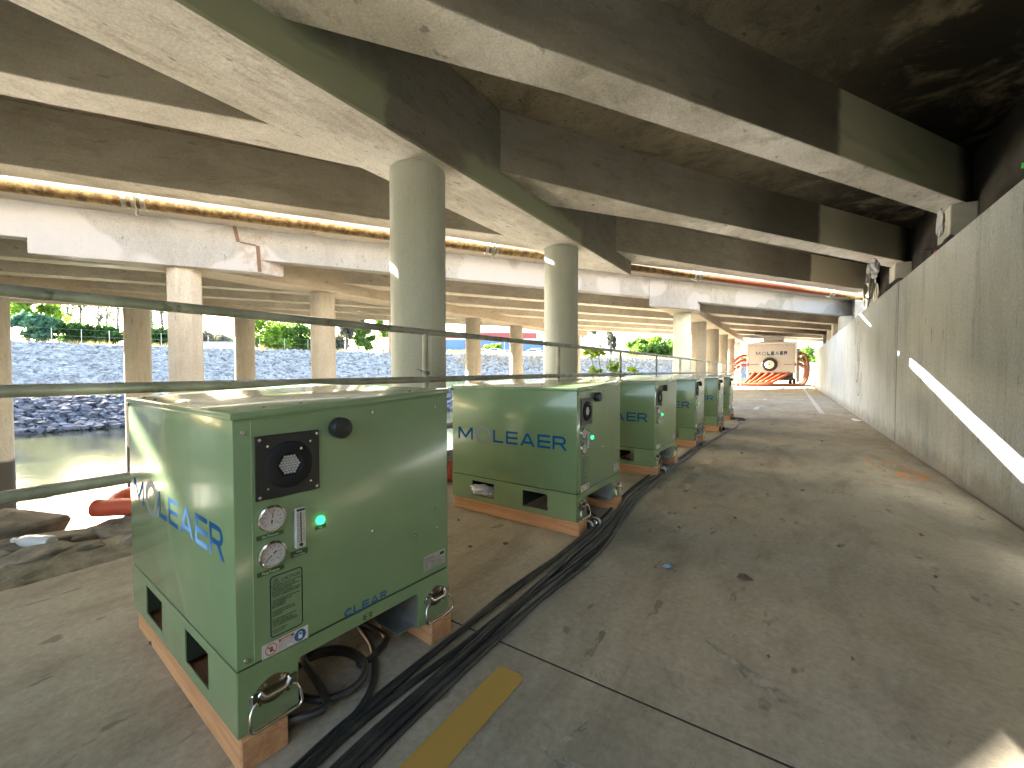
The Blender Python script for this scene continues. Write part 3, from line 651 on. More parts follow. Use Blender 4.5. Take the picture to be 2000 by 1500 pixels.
        MB().add([(gu-0.012*ca-2*q*sa,yn,gz-0.012*sa+2*q*ca),(gu-0.012*ca+2*q*sa,yn,gz-0.012*sa-2*q*ca),(gu+0.024*ca+0.3*q*sa,yn,gz+0.024*sa-0.3*q*ca),(gu+0.024*ca-0.3*q*sa,yn,gz+0.024*sa+0.3*q*ca)], [(0,1,2,3)]).build('needle', ink, ga)
        disc((gu,gz), 0.0028, 0.002, 'hub', face, ga, 12, y=yn-0.0002)
    # flow meter
    fm = MB().box(0.147,0.176,-0.014,Y0,zz(0.539),zz(0.652)).build('flow_meter', clear, g, bevel=0.002)
    tk = MB().box(0.1595,0.1630,-0.0146,-0.0142,zz(0.556),zz(0.640))
    for k in range(15):
        z = zz(0.558)+k*0.0055
        tk.box(0.151,0.156 if k%3 else 0.158,-0.0146,-0.0142,z,z+0.0011); tk.box(0.167 if k%3 else 0.165,0.172,-0.0146,-0.0142,z,z+0.0011)
    tk.box(0.150,0.173,-0.0146,-0.0142,zz(0.644),zz(0.650)); tk.build('flow_scale', ink, fm); disc((0.161,zz(0.549)), 0.005, 0.003, 'float', ink, fm, 12, y=-0.0142)
    lm = MB().lathe([(0.0125,0),(0.0125,0.004),(0.0105,0.008),(0.006,0.012),(0.001,0.013)], 20, (0.2235,Y0,zz(0.598)), '-y').build('power_lamp', led, g, smooth=True)
    # green tape labels with white lettering
    for (x0,x1,z0,z1), lines in (((0.050,0.119,0.590,0.602),('Gas Pressure',)),((0.050,0.119,0.492,0.504),('Pump Pressure',)),((0.137,0.185,0.514,0.531),('Gas','Flow Rate')),((0.207,0.241,0.572,0.583),('Power',)),((0.364,0.397,0.228,0.2445),('GAS','INLET'))):
        on_base = x0 > 0.3; yb = 0.0 if on_base else Y0
        tl = MB().box(x0,x1,yb-0.0008,yb,zz(z0),zz(z1)).build('tape_label', dgrn, base if on_base else pan)
        q = MB(); n = len(lines); hgt = (z1-z0)/n
        for k, s in enumerate(lines):
            wd = (x1-x0)*(0.62 if len(s) > 5 else 0.34); put_text(q, s, (x0+x1)/2-wd/2, zz(z1)-hgt*(k+0.76), hgt*0.78, yb-0.0012, wd)
        q.build('lettering', wht, tl)
    # caution notice: black rounded border, triangle, text
    cn = MB(); yb = Y0-0.0005; x0,x1,z0,z1 = 0.081,0.169,zz(0.3135),zz(0.482)
    def rrect(x0,x1,z0,z1,r): 
        P = []
        for cx,cz_,a0 in ((x1-r,z1-r,0),(x0+r,z1-r,90),(x0+r,z0+r,180),(x1-r,z0+r,270)):
            P += [(cx+r*math.cos(R(a0+k*22.5)), cz_+r*math.sin(R(a0+k*22.5))) for k in range(5)]
        return P
    def frame(m, outer, inner, y):
        n = len(outer); m.add([(p[0],y,p[1]) for p in outer]+[(p[0],y,p[1]) for p in inner], [(i,(i+1)%n,n+(i+1)%n,n+i) for i in range(n)])
    frame(cn, rrect(x0,x1,z0,z1,0.010), rrect(x0+0.003,x1-0.003,z0+0.003,z1-0.003,0.007), yb)
    cau = cn.build('caution_notice', ink, pan)
    q = MB().add([(x0+0.003,yb,zz(0.4535)),(x1-0.003,yb,zz(0.4535)),(x1-0.003,yb,zz(0.4550)),(x0+0.003,yb,zz(0.4550))], [(0,1,2,3)])
    tri = lambda s: [(0.098+s*math.cos(R(a)), zz(0.4635)+s*math.sin(R(a))) for a in (90,210,330)]
    frame(q, tri(0.0105), tri(0.0085), yb); q.box(0.0973,0.0987,yb-0.0003,yb,zz(0.462),zz(0.4685)); q.box(0.0973,0.0987,yb-0.0003,yb,zz(0.4595),zz(0.4608))
    put_text(q, 'CAUTION', 0.111, zz(0.4600), 0.0135, yb, 0.051)
    lines = ['FAILURE TO FOLLOW THE','OPERATING AND MAINTENANCE','PROCEDURES FOR THE','PRODUCT CAN RESULT IN LOSS','OR INJURY TO PERSONS OR PROPERTY','','FOLLOW LOCKOUT PROCEDURES','AND DISCONNECT ANY','POWER BEFORE','MAINTENANCE','','DISCONNECT SOURCE OF','COMPRESSED AIR BEFORE','SERVICING','','DO NOT OPERATE WITHOUT','PROPER TRAINING OR','WITH COVERS REMOVED OR','WITH DAMAGED COMPONENTS','','DO NOT REMOVE','THIS NOTICE']
    for k, s in enumerate(lines):
        if s: put_text(q, s, x0+0.006, zz(0.4465)-k*0.0058, 0.0052, yb, min(0.074, 0.0029*len(s)), bold=0.00012)
    q.build('lettering', ink, cau)
    # danger plate
    dn = MB().box(0.059,0.183,Y0-0.0008,Y0,zz(0.2665),zz(0.3045)).build('danger_plate', white, pan, bevel=0.0003); y1 = Y0-0.0012
    q = MB(); frame(q, [(0.061,zz(0.2685)),(0.181,zz(0.2685)),(0.181,zz(0.3025)),(0.061,zz(0.3025))], [(0.0615,zz(0.269)),(0.1805,zz(0.269)),(0.1805,zz(0.302)),(0.0615,zz(0.302))], y1)
    for k, s in enumerate(('Hazardous voltage','Disconnect power','before servicing','this unit')): put_text(q, s, 0.103, zz(0.2895)-k*0.0055, 0.0052, y1, 0.0022*len(s))
    for a in (0.1015,0.1425): q.box(a,a+0.0005,y1-0.0002,y1,zz(0.269),zz(0.302))
    # hand
    q.box(0.0785,0.0865,y1-0.0001,y1,zz(0.279),zz(0.2865))
    for k in range(4): q.box(0.0786+k*0.0021,0.0800+k*0.0021,y1-0.0001,y1,zz(0.2866),zz(0.2930+0.0012*(k in (1,2))))
    q.build('lettering', ink, dn)
    q = MB().box(0.102,0.1422,y1-0.0002,y1,zz(0.2945),zz(0.3015)); cir = lambda r, c, n=24: [(c[0]+r*math.cos(2*math.pi*k/n), c[1]+r*math.sin(2*math.pi*k/n)) for k in range(n)]
    frame(q, cir(0.0155,(0.082,zz(0.2855))), cir(0.0132,(0.082,zz(0.2855))), y1-0.0002); ca = 0.0095
    q.add([(0.082-ca-0.001,y1-0.0004,zz(0.2855)+ca-0.001),(0.082-ca+0.001,y1-0.0004,zz(0.2855)+ca+0.001),(0.082+ca+0.001,y1-0.0004,zz(0.2855)-ca+0.001),(0.082+ca-0.001,y1-0.0004,zz(0.2855)-ca-0.001)], [(0,1,2,3)])
    q.build('red_print', redi, dn)
    q = MB(); put_text(q, 'DANGER', 0.108, zz(0.2955), 0.0062, y1-0.0006, 0.028, bold=0.0002)
    q.build('lettering', wht, dn)
    q = MB().add([(p[0],y1,p[1]) for p in cir(0.0165,(0.160,zz(0.2857)))], [tuple(range(24))]); q.build('blue_disc', safb, dn)
    q = MB().box(0.1545,0.1655,y1-0.0006,y1-0.0002,zz(0.2765),zz(0.2860)); frame(q, cir(0.0055,(0.160,zz(0.2905))), cir(0.0038,(0.160,zz(0.2905))), y1-0.0004); q.build('padlock_sign', wht, dn)
    # lettering CLEAR on the panel, rating plate
    q = MB(); x = 0.296
    for ch, wd in (('C',0.0275),('L',0.0245),('E',0.0255),('A',0.0325),('R',0.0280)): put_letters(q, [(ch,x,zz(0.2665),wd,0.0275)], lambda a, b: (a, Y0-0.0004, b), 0.24); x += wd+0.0055
    q.build('lettering', blue2, pan)
    rp_ = MB().box(0.617,0.726,Y0-0.0008,Y0,zz(0.2905),zz(0.3455)).build('rating_plate', plateg, pan, bevel=0.0003); q = MB()
    put_text(q, 'MOLEAER', 0.622, zz(0.331), 0.0105, y1, 0.044)
    for k, s in enumerate(('NANOBUBBLE TECHNOLOGY','MODEL:   CLEAR','SERIAL:','POWER:','DATE:')): put_text(q, s, 0.622, zz(0.3235)-k*0.0068, 0.0058, y1)
    q.box(0.698,0.719,y1-0.0002,y1,zz(0.328),zz(0.339))
    for k in range(4): q.box(0.652,0.718-0.01*(k%2),y1-0.0002,y1,zz(0.3155)-k*0.0068,zz(0.3168)-k*0.0068)
    q.build('lettering', ink, rp_)
    # lifting handles: lens-shaped back plate, clips, barrel and a drop bail
    for hu in (0.087, 0.679):
        P = [(hu-0.059+0.118*k/10, 0.089+0.034*math.sin(math.pi*k/10)) for k in range(11)]+[(hu+0.059-0.118*k/10, 0.082-0.030*math.sin(math.pi*k/10)) for k in range(11)]
        hp = MB().prism([(p[0],-0.0002,p[1]) for p in P], (0,-0.002,0)).build('handle_plate', plain('dark_chrome', (0.32,0.24,0.16), 0.25, 0.9), g)
        for sx in (-1,1): MB().box(hu+sx*0.046-0.013,hu+sx*0.046+0.013,-0.014,-0.0023,0.072,0.104).build('clip', chrome, hp, bevel=0.003)
        MB().tube([(hu-0.038,-0.013,0.096),(hu-0.030,-0.016,0.087),(hu-0.022,-0.017,0.083),(hu+0.022,-0.017,0.083),(hu+0.030,-0.016,0.087),(hu+0.038,-0.013,0.096)], 0.0065, 12).build('barrel', chrome, hp, smooth=True)
        rr = 0.016; x0, x1, zt_, zb_ = hu-0.069, hu+0.066, 0.078, 0.013
        pts = [(hu-0.046,-0.012,zt_)]+[(hu-0.058,-0.016,zt_-0.006),(x0+0.004,-0.020,zt_-0.022)]+[(x0+rr-rr*math.cos(a),-0.026,zb_+rr-rr*math.sin(a)) for a in np.linspace(0,math.pi/2,6)]+[(x1-rr+rr*math.sin(a),-0.026,zb_+rr-rr*math.cos(a)) for a in np.linspace(0,math.pi/2,6)]+[(x1-0.004,-0.020,zt_-0.022),(hu+0.055,-0.016,zt_-0.006),(hu+0.046,-0.012,zt_)]
        MB().tube(pts, 0.0042, 10).build('bail', chrome, hp, smooth=True)
        for a, b in ((-0.022,0.109),(0.022,0.109),(-0.036,0.062),(0.036,0.062)): disc((hu+a,b), 0.0045, 0.004, 'rivet', chrome, hp, 10, y=-0.0022)
    # big lettering on the side facing the camera: read from the far edge (v large) to the front
    sx = lambda v, z: (-0.0008, v, z); zl = zz(0.534); hl = 0.088
    fnv = lambda a, b: (-0.0008, -a, b)
    for sp in [('M',-0.985,zl,0.142,hl),('L',-0.654,zl,0.088,hl),('E',-0.542,zl,0.098,hl),('A',-0.425,zl,0.120,hl),('E',-0.286,zl,0.098,hl),('R',-0.172,zl,0.108,hl)]:
        put_letters(MB(), [sp], fnv).build('logo_letter', blue, g)
    q = MB(); n = 40; o = [(-0.0008,0.747+0.0735*math.cos(2*math.pi*k/n),zz(0.579)+0.0655*math.sin(2*math.pi*k/n)) for k in range(n)]; i_ = [(-0.0008,0.744+0.047*math.cos(2*math.pi*k/n),zz(0.577)+0.044*math.sin(2*math.pi*k/n)) for k in range(n)]
    q.add(o+i_, [(k,(k+1)%n,n+(k+1)%n,n+k) for k in range(n)]); q.build('logo_ring', ringm, g)
    return g
BX = [(-1.1666,0.4906,86.4),(-1.1067,2.4022,88.6),(-1.1093,4.2125,87.0),(-1.0837,6.1469,90.3),(-1.0511,8.0417,90.2),(-1.0957,10.0532,90.0)]
BL = ['green machine nearest the camera, with gauges, fan and blue lettering', 'second green machine from the camera, whole blue logo on its side in view', 'third green machine from the camera, behind the one with the whole logo',
      'fourth green machine from the camera in the row along the railing', 'fifth green machine from the camera, last but one of the row', 'farthest green machine, last of the row before the white trailer']
first = machine('green_machine', BL[0])
boxes = [first]+[copy_tree(first) for _ in range(5)]
for o, (x, y, a), lb in zip(boxes, BX, BL):
    o.location = (x, y, ZB+0.0005); o.rotation_euler = (0, 0, R(a)); o['label'] = lb

# ------------------------------------------------------------------ timbers under the machines
wood, t_, b_ = new_mat('sawn_fir'); v_ = coords(t_, (22, 1.2, 22))
c_ = mix(t_, step(t_, noise(t_, v_, 1.6, 6, 0.6, 0.8), 0.35, 0.65), (0.45,0.215,0.095), (0.60,0.32,0.155))
c_ = mix(t_, math_(t_, 'MULTIPLY', step(t_, noise(t_, coords(t_), 5, 5), 0.55, 0.7), 0.35), c_, (0.35,0.17,0.08))
t_.links.new(c_, b_.inputs['Base Color']); b_.inputs['Roughness'].default_value = 0.8; bump(t_, b_, noise(t_, v_, 2.0, 6), 0.3, 0.01)
ordn = ['nearest', 'second', 'third', 'fourth', 'fifth', 'farthest']
tm = None
for k, (x, y, a) in enumerate(BX):
    ca, sa = math.cos(R(a)), math.sin(R(a))
    for side, u0, wd in (('left', 0.002, 0.118), ('right', 0.640, 0.105)):
        if k == 5 and side == 'left' and False: continue
        m = MB().box(0, wd, -0.014-0.006*(k%3), L-0.03+0.02*(k%2), 0, ZB)
        o = m.build('timber', wood, bevel=0.004)
        du = random.uniform(-0.004, 0.006); o.location = (x+ca*(u0+du), y+sa*(u0+du), 0.0003); o.rotation_euler = (0, 0, R(a+random.uniform(-0.6, 0.6)))
        tag(o, f'sawn timber block under the {"camera side" if side=="left" else "far side"} of the {ordn[k]} green machine', 'timber', 'timber blocks under the machines')
# ------------------------------------------------------------------ cables along the machines
rub, t_, b_ = new_mat('black_rubber'); v_ = coords(t_)
c_ = mix(t_, step(t_, noise(t_, v_, 7, 5), 0.45, 0.7), (0.022,0.022,0.021), (0.055,0.052,0.045)); t_.links.new(c_, b_.inputs['Base Color']); b_.inputs['Roughness'].default_value = 0.42
def smooth_path(pts, n=8, closed=False):
    P = [Vector(p) for p in pts]; out = []; N = len(P)
    for i in range(N if closed else N-1):
        g = (lambda j: P[j%N]) if closed else (lambda j: P[min(max(j,0),N-1)])
        a, b, c, d = g(i-1), g(i), g(i+1), g(i+2)
        for k in range(n):
            t = k/n; out.append(0.5*((2*b)+(c-a)*t+(2*a-5*b+4*c-d)*t*t+(3*b-a-3*c+d)*t**3))
    if not closed: out.append(P[-1])
    return out
CL = [(-0.93,-0.05),(-0.94,0.20),(-0.965,0.45),(-1.0,0.75),(-1.0,1.2),(-1.0,1.62),(-0.99,2.05),(-1.0,2.45),(-1.03,2.85),(-1.08,3.3),(-1.10,3.8),(-1.09,4.3),(-1.09,4.8),(-1.10,5.3),(-1.10,5.9),(-1.03,6.5),(-1.0,7.1),(-0.95,7.7),(-0.89,8.5),(-0.87,9.1),(-0.92,9.7),(-0.98,10.1)]
endY = [1.05, 2.95, 4.75, 6.65, 8.5, 99]
rr_ = 0.0112
for k in range(6):
    off = (k-2.4)*0.027; pts = []
    for i, (x, y) in enumerate(CL):
        if y > endY[k]-0.5: break
        live = sum(1 for e in endY if y < e-0.4); squeeze = 1.0 if y < 1.5 else max(0.55, live/6+0.25)
        wob_ = 0.014*math.sin(1.7*y+k*2.1)+0.009*math.sin(4.1*y+k)
        pts.append((x+off*squeeze+wob_, y, rr_+(0.020 if (k in (1,3) and 0.9 < y < 5) else 0.002)))
    if k < 5: pts += [(-1.08, endY[k]-0.25, rr_+0.002), (-1.24, endY[k]-0.08, rr_), (-1.45, endY[k], rr_+0.002), (-1.6, endY[k]+0.02, 0.05)]
    else: pts += [(-0.80,10.15,rr_),(-0.86,10.5,rr_),(-1.05,10.55,rr_),(-1.3,10.5,rr_+0.01)]
    o = MB().tube(smooth_path(pts, 6), rr_, 10).build('cable', rub, smooth=True)
    tag(o, f'black rubber cable in the bundle on the path, running to the {ordn[k]} green machine', 'cable', 'black cables along the machines')
for k, off, yend in ((0,-0.085,4.4),(1,0.088,6.2)):
    pts = [(x+off*(1 if y < 2 else 0.8)+0.012*math.sin(2.3*y+k), y, 0.0095) for x, y in CL if y < yend]+[(-1.2,yend+0.3,0.0095),(-1.5,yend+0.42,0.02)]
    o = MB().tube(smooth_path(pts, 6), 0.0088, 9).build('cable', rub, smooth=True); tag(o, ['thin black cable on the machine side of the bundle','thin black cable lying outermost of the bundle on the path'][k], 'cable', 'black cables along the machines')
# slack coil lying between the feet of the nearest machine
pts = []
for i in range(33):
    a = i*0.30; r = 1+0.04*math.sin(a*0.37); pts.append((-1.275+0.125*r*math.cos(a)*1.0, 0.815+0.105*r*math.sin(a), 0.013+0.0042*i*0.18))
pts = [(-1.62,1.02,0.03),(-1.40,1.06,0.02),(-1.27,1.05,0.016)]+[p for p in pts if True][4:]+[(-1.14,0.72,0.045),(-1.17,0.62,0.05),(-1.24,0.57,0.03),(-1.5,0.58,0.03)]
tag(MB().tube(smooth_path(pts, 4), 0.012, 9).build('cable_coil', rub, smooth=True), 'black cable coiled on the path between the feet of the nearest green machine', 'cable')
# cable couplers with pale tape at the feet of the machines
tape = plain('pale_tape', (0.55,0.53,0.47), 0.5)
for k in range(1, 6):
    x, y, a = BX[k]; ca, sa = math.cos(R(a)), math.sin(R(a)); px, py = x+ca*0.18+sa*0.0, y+sa*0.18
    r = empty('cable_coupler', (px+0.03, py, 0.035), R(60+20*k), f'black cable coupler with pale tape bands at the foot of the {ordn[k]} green machine', 'coupler', 'cable couplers')
    MB().tube([(-0.07,0,0),(0.07,0,0)], [0.030,0.030], 14).build('sleeve', black, r, smooth=True)
    for q in (-0.045, 0.0, 0.045): MB().tube([(q-0.009,0,0),(q+0.009,0,0)], 0.0325, 14).build('tape_band', tape if q else chrome, r, smooth=True)
# crumpled plastic bag in the fork slot of the second machine
def crumple(name, mat, c, size, seed, label, cat, sub=3, amp=0.35, flat=0.5, group=None):
    bm = bmesh.new(); bmesh.ops.create_icosphere(bm, subdivisions=sub, radius=1.0); off = Vector((seed*3.1, seed*1.7, seed))
    for v in bm.verts:
        n = mnoise.fractal(v.co*1.6+off, 1.0, 2.0, 4); k = 1+amp*n; v.co = Vector((v.co.x*size[0]*k, v.co.y*size[1]*k, v.co.z*size[2]*k))
    me = bpy.data.meshes.new(name); bm.to_mesh(me); bm.free(); me.materials.append(mat)
    o = bpy.data.objects.new(name, me); COL.objects.link(o); o.location = c; tag(o, label, cat, group); return o
film = plain('plastic_film', (0.62,0.64,0.68), 0.25)
crumple('plastic_bag', film, (-1.90,2.46,0.165), (0.085,0.05,0.035), 3, 'crumpled clear plastic bag stuffed in the fork slot of the second green machine', 'bag', 3, 0.6)

# ------------------------------------------------------------------ trailer at the end of the path
tw = plain('trailer_white', (0.36,0.345,0.325), 0.5, vary=0.05, vscale=1.5); tedge = plain('trailer_trim', (0.60,0.60,0.60), 0.35, 0.6); dk = plain('undercarriage_black', (0.02,0.02,0.02), 0.7)
tr = empty('trailer', (-1.22,36.0,0), label='white box trailer with blue lettering, spare wheel and orange hoses', cat='trailer')
MB().box(-1.5,1.5,0,6.5,0.95,3.15).build('body', tw, tr, bevel=0.03)
MB().prism([(-1.48,0.05,3.15),(1.48,0.05,3.15),(0,0.05,3.32)], (0,6.4,0)).build('roof', tw, tr)
for sx in (-1, 1): MB().box(sx*1.5-0.06,sx*1.5+0.06,-0.03,0.10,0.55,3.2).build('corner_post', tedge, tr, bevel=0.01)
MB().box(-1.44,1.44,-0.035,0.0,3.04,3.16).build('header', tedge, tr)
dr = MB().box(-1.38,1.38,-0.045,-0.002,1.0,3.02).build('ramp_door', tw, tr, bevel=0.01)
for sx in (-1, 1):
    MB().box(sx*1.05-0.28,sx*1.05+0.28,-0.07,-0.046,1.55,1.585).build('lock_bar', black, dr); MB().box(sx*1.47-0.05,sx*1.47+0.05,-0.09,-0.031,1.47,1.66).build('tail_lamp', plain('lamp_red', (0.30,0.02,0.03), 0.3), tr)
    MB().lathe([(0.03,0),(0.03,0.02)], 10, (sx*0.95,-0.046,2.93), '-y').build('hinge_pin', black, dr)
    MB().box(sx*1.42-0.10,sx*1.42+0.10,0.0,0.3,0.05,0.56).build('jack_leg', tedge if sx < 0 else dk, tr)
q = MB(); zl = 2.25; hl = 0.26; xs = -0.96; sc = 0.25/0.142
for ch, a, wd in (('M',0,0.142),('L',0.331,0.088),('E',0.443,0.098),('A',0.560,0.120),('E',0.699,0.098),('R',0.813,0.108)): put_letters(q, [(ch,xs+a*sc*1.22,zl,wd*sc*1.1,hl)], lambda a_, b__: (a_, -0.048, b__), 0.30)
q.build('lettering', plain('trailer_blue', (0.002,0.04,0.13), 0.7, spec=0.1), dr)
q = MB(); n = 24; cx, cz = xs+0.238*sc*1.22, zl+0.11
q.add([(cx+0.145*math.cos(2*math.pi*k/n),-0.048,cz+0.14*math.sin(2*math.pi*k/n)) for k in range(n)]+[(cx+0.10*math.cos(2*math.pi*k/n),-0.048,cz+0.095*math.sin(2*math.pi*k/n)) for k in range(n)], [(k,(k+1)%n,n+(k+1)%n,n+k) for k in range(n)]); q.build('logo_ring', plain('ring_grey', (0.06,0.10,0.13), 0.5), dr)
ty = MB().lathe([(0.28,0.0),(0.46,0.02),(0.50,0.07),(0.50,0.17),(0.46,0.22),(0.30,0.23),(0.27,0.19)], 36, (-0.09,-0.046,1.56), '-y').build('spare_tyre', plain('tyre', (0.010,0.010,0.010), 0.8), tr, smooth=True)
MB().lathe([(0.29,0.0),(0.295,0.21),(0.27,0.225),(0.10,0.225),(0.01,0.225)], 30, (-0.09,-0.06,1.56), '-y').build('rim', plain('rim_white', (0.62,0.60,0.56), 0.4), ty, smooth=True)
for k in range(8): MB().lathe([(0.024,0),(0.024,0.01)], 8, (-0.09+0.16*math.cos(k*math.pi/4),-0.286,1.56+0.16*math.sin(k*math.pi/4)), '-y').build('rim_hole', dk, ty)
MB().lathe([(0.05,0),(0.05,0.03),(0.01,0.035)], 12, (-0.09,-0.286,1.56), '-y').build('hub', dk, ty, smooth=True)
MB().box(-1.35,1.35,0.05,5.8,0.42,0.93).build('undercarriage', dk, tr); MB().box(-1.25,1.40,-0.12,-0.03,0.50,0.66).build('bumper', dk, tr)
for sx in (-1.18, 1.18):
    wh = MB().lathe([(0.10,-0.12),(0.40,-0.12),(0.40,0.12),(0.10,0.12)], 24, (sx,4.6,0.40), 'x').build('wheel', MC['tyre'], tr, smooth=True)
MB().box(-0.55,0.75,1.0,1.9,3.33,3.62).build('roof_unit', tedge, tr, bevel=0.03)
MB().box(1.56,1.72,0.2,0.5,0.3,2.7).build('manifold', plain('manifold_grey', (0.30,0.28,0.26), 0.5, 0.3), tr)
# hoses: corrugated orange, drawn from the trailer to the river and around its side
hose = plain('orange_hose', (0.34,0.055,0.018), 0.5, vary=0.15, vscale=6); hoser = plain('rust_hose', (0.20,0.08,0.045), 0.55, vary=0.2, vscale=6)
def corr(pts, r, mat, name, label, cat, group=None, n=10, ridge=0.10, seg=12):
    P = smooth_path(pts, n); rad = [r*(1+(ridge if i % 2 else 0)) for i in range(len(P))]
    return tag(MB().tube(P, rad, seg).build(name, mat, smooth=True), label, cat, group)
words = ['first', 'second', 'third', 'fourth', 'fifth', 'sixth']
for k in range(6):
    x0 = -2.28+k*0.43; yb = 35.35-0.10*k
    corr([(x0,36.3,0.86),(x0-0.02,35.9,0.90),(x0-0.22-0.05*k,35.65,0.62),(x0-0.55-0.12*k,yb,0.22),(-3.0-0.06*k+0.2*k,yb-0.15,0.11),(-3.6,yb-0.2,0.12),(-4.6,yb-0.2,-0.45),(-6.0,yb,-1.3)], 0.085, hose, 'orange_hose', f'{words[k]} orange hose from the left, dropping out beneath the white trailer', 'hose', 'orange hoses under the trailer', 6)
for k in range(3):
    zt = 2.3-0.36*k; xe = 0.98-0.07*k
    corr([(0.36,36.3,zt),(0.55,36.2,zt),(0.85-0.1*k,36.0,zt-0.15),(xe,35.9,1.3),(xe-0.08,35.8,0.5),(xe-0.35,35.65,0.14),(0.0,35.55,0.12),(-1.2,35.15-0.1*k,0.11),(-2.4,34.9-0.1*k,0.11),(-3.6,34.8-0.1*k,0.10)], 0.10, hoser, 'brown_hose', f'{["top","middle","lowest"][k]} of the brown hoses curving from the right side of the trailer', 'hose', 'hoses at the trailer side', 6)
for k in range(3):
    corr([(-2.8,36.6,2.25-0.35*k),(-3.2,36.4,2.2-0.35*k),(-3.9,36.2,1.55-0.3*k),(-4.6,36.0,0.8-0.3*k),(-5.4,35.9,-0.2-0.3*k),(-6.5,35.8,-1.2)], 0.09, hose, 'orange_hose', f'{["top","middle","lowest"][k]} of the sunlit orange hoses arching from the left side of the trailer', 'hose', 'hoses at the trailer side', 6)
# hose lying behind the machines and a cut length on the rocks
corr([(-3.62,2.2,0.10),(-3.35,2.9,0.09),(-2.95,3.02,0.10),(-2.62,2.95,0.10),(-2.42,3.1,0.11),(-2.55,3.6,0.12),(-3.3,4.6,0.10),(-3.7,5.6,0.0)], 0.085, hose, 'orange_hose', 'corrugated orange hose glimpsed between the two nearest green machines', 'hose', None, 22, 0.13)
corr([(-3.50,1.25,0.10),(-3.60,1.05,0.11),(-3.74,0.92,0.12),(-3.86,0.83,0.115),(-3.90,0.80,0.115)], 0.055, plain('orange_pipe', (0.66,0.11,0.05), 0.45), 'orange_pipe', 'bright orange pipe end lying on the rocks by the railing', 'pipe', None, 14, 0.05, 16)
corr([(-4.05,0.92,0.06),(-4.12,1.02,0.10),(-4.1,1.2,0.10)], 0.065, MC['orange_pipe'], 'orange_pipe', 'short orange pipe stub behind the bright orange pipe end', 'pipe', None, 8, 0.05, 14)

# ------------------------------------------------------------------ rocks of the near bank, bottle, litter
rockm, t_, b_ = new_mat('bank_rock'); v_ = coords(t_, (1,1,2.5))
oi_ = nd(t_, 'ShaderNodeObjectInfo')
c_ = mix(t_, step(t_, noise(t_, v_, 6.0, 8, 0.65), 0.35, 0.65), (0.17,0.15,0.12), (0.36,0.32,0.26)); c_ = mix(t_, oi_.outputs['Random'], c_, mix(t_, 0.75, c_, (0.5,0.45,0.36), 'MULTIPLY')); t_.links.new(c_, b_.inputs['Base Color']); b_.inputs['Roughness'].default_value = 0.95; bump(t_, b_, noise(t_, v_, 9, 8), 0.7, 0.03)
def rock(name, c, size, seed, label, group, rz_=0.0, tilt=0.0):
    rg = random.Random(seed); bm = bmesh.new()
    for i in range(26):
        d = Vector((rg.gauss(0,1), rg.gauss(0,1), rg.gauss(0,1))).normalized(); k = rg.uniform(0.82,1.12)
        bm.verts.new((max(-0.8,min(0.8,d.x*k))*size[0]*1.15, max(-0.85,min(0.85,d.y*k))*size[1]*1.1, max(-0.62,min(0.6,d.z*k))*size[2]*1.5))
    bmesh.ops.convex_hull(bm, input=bm.verts); bmesh.ops.delete(bm, geom=[v for v in bm.verts if not v.link_faces], context='VERTS')
    bmesh.ops.bevel(bm, geom=[e for e in bm.edges if len(e.link_faces) == 2 and e.calc_face_angle(0) > 0.35], offset=min(size)*0.10, segments=1, affect='EDGES')
    me = bpy.data.meshes.new(name); bm.to_mesh(me); bm.free(); me.materials.append(rockm)
    o = bpy.data.objects.new(name, me); COL.objects.link(o); o.location = c; o.rotation_euler = (rg.uniform(-0.15,0.15), tilt+rg.uniform(-0.15,0.15), rz_); tag(o, label, 'rock', group); return o
rock('boulder', (-4.02,0.36,0.0), (0.27,0.36,0.17), 5, 'large tan boulder at the left edge of the picture beside the water', None, 0.3)
for i in range(120):
    Y = random.uniform(-0.7,1.6) if i < 84 else random.uniform(1.6, 9.0); X = random.uniform(-4.1,-3.2)
    s = random.uniform(0.035,0.11)*(1 if X > -3.6 else 1.5); zb = bank_h(X)+0.012
    if abs(X+4.02) < 0.33 and abs(Y-0.36) < 0.42: continue
    if abs(X+3.52) < 0.13 and abs(Y-0.47) < 0.16: continue
    rock('rock', (X,Y,zb), (s*random.uniform(0.7,1.1), s*random.uniform(1.2,2.3), s*random.uniform(0.28,0.5)), 20+i, 'flat brown grey rock among the stones along the edge of the path', 'bank rocks beside the path', random.uniform(-0.7,0.3), random.uniform(-0.1,0.25))
bt = empty('plastic_bottle', (-3.52,0.47,0.085), label='clear crushed plastic bottle lying on the rocks at the left', cat='bottle', rot=(R(90),R(8),R(-62)))
MB().lathe([(0.001,-0.11),(0.030,-0.11),(0.036,-0.10),(0.034,-0.04),(0.037,0.0),(0.034,0.05),(0.024,0.085),(0.013,0.105),(0.013,0.125),(0.001,0.125)], 20).build('bottle_body', plain('bottle_plastic', (0.70,0.72,0.76), 0.15), bt, smooth=True)
MB().lathe([(0.015,0.118),(0.015,0.135),(0.001,0.135)], 14).build('cap', plain('cap_white', (0.7,0.7,0.72), 0.4), bt, smooth=True)
leafm = plain('dead_leaf', (0.11,0.075,0.04), 0.9); 
def litter(name, pts, mat, label, cat):
    m = MB(); n = len(pts); c = Vector((sum(p[0] for p in pts)/n, sum(p[1] for p in pts)/n, 0.02))
    m.add([(p[0],p[1],0.006+0.012*((i*7)%5)/4) for i, p in enumerate(pts)]+[c], [(i,(i+1)%n,n) for i in range(n)])
    o = m.build(name, mat); return tag(o, label, cat)
def blob(c, r, n=9, e=0.5, s=0): return [(c[0]+r*(1+0.4*math.sin(i*2.3+s))*math.cos(2*math.pi*i/n), c[1]+e*r*(1+0.4*math.cos(i*1.7+s))*math.sin(2*math.pi*i/n)) for i in range(n)]
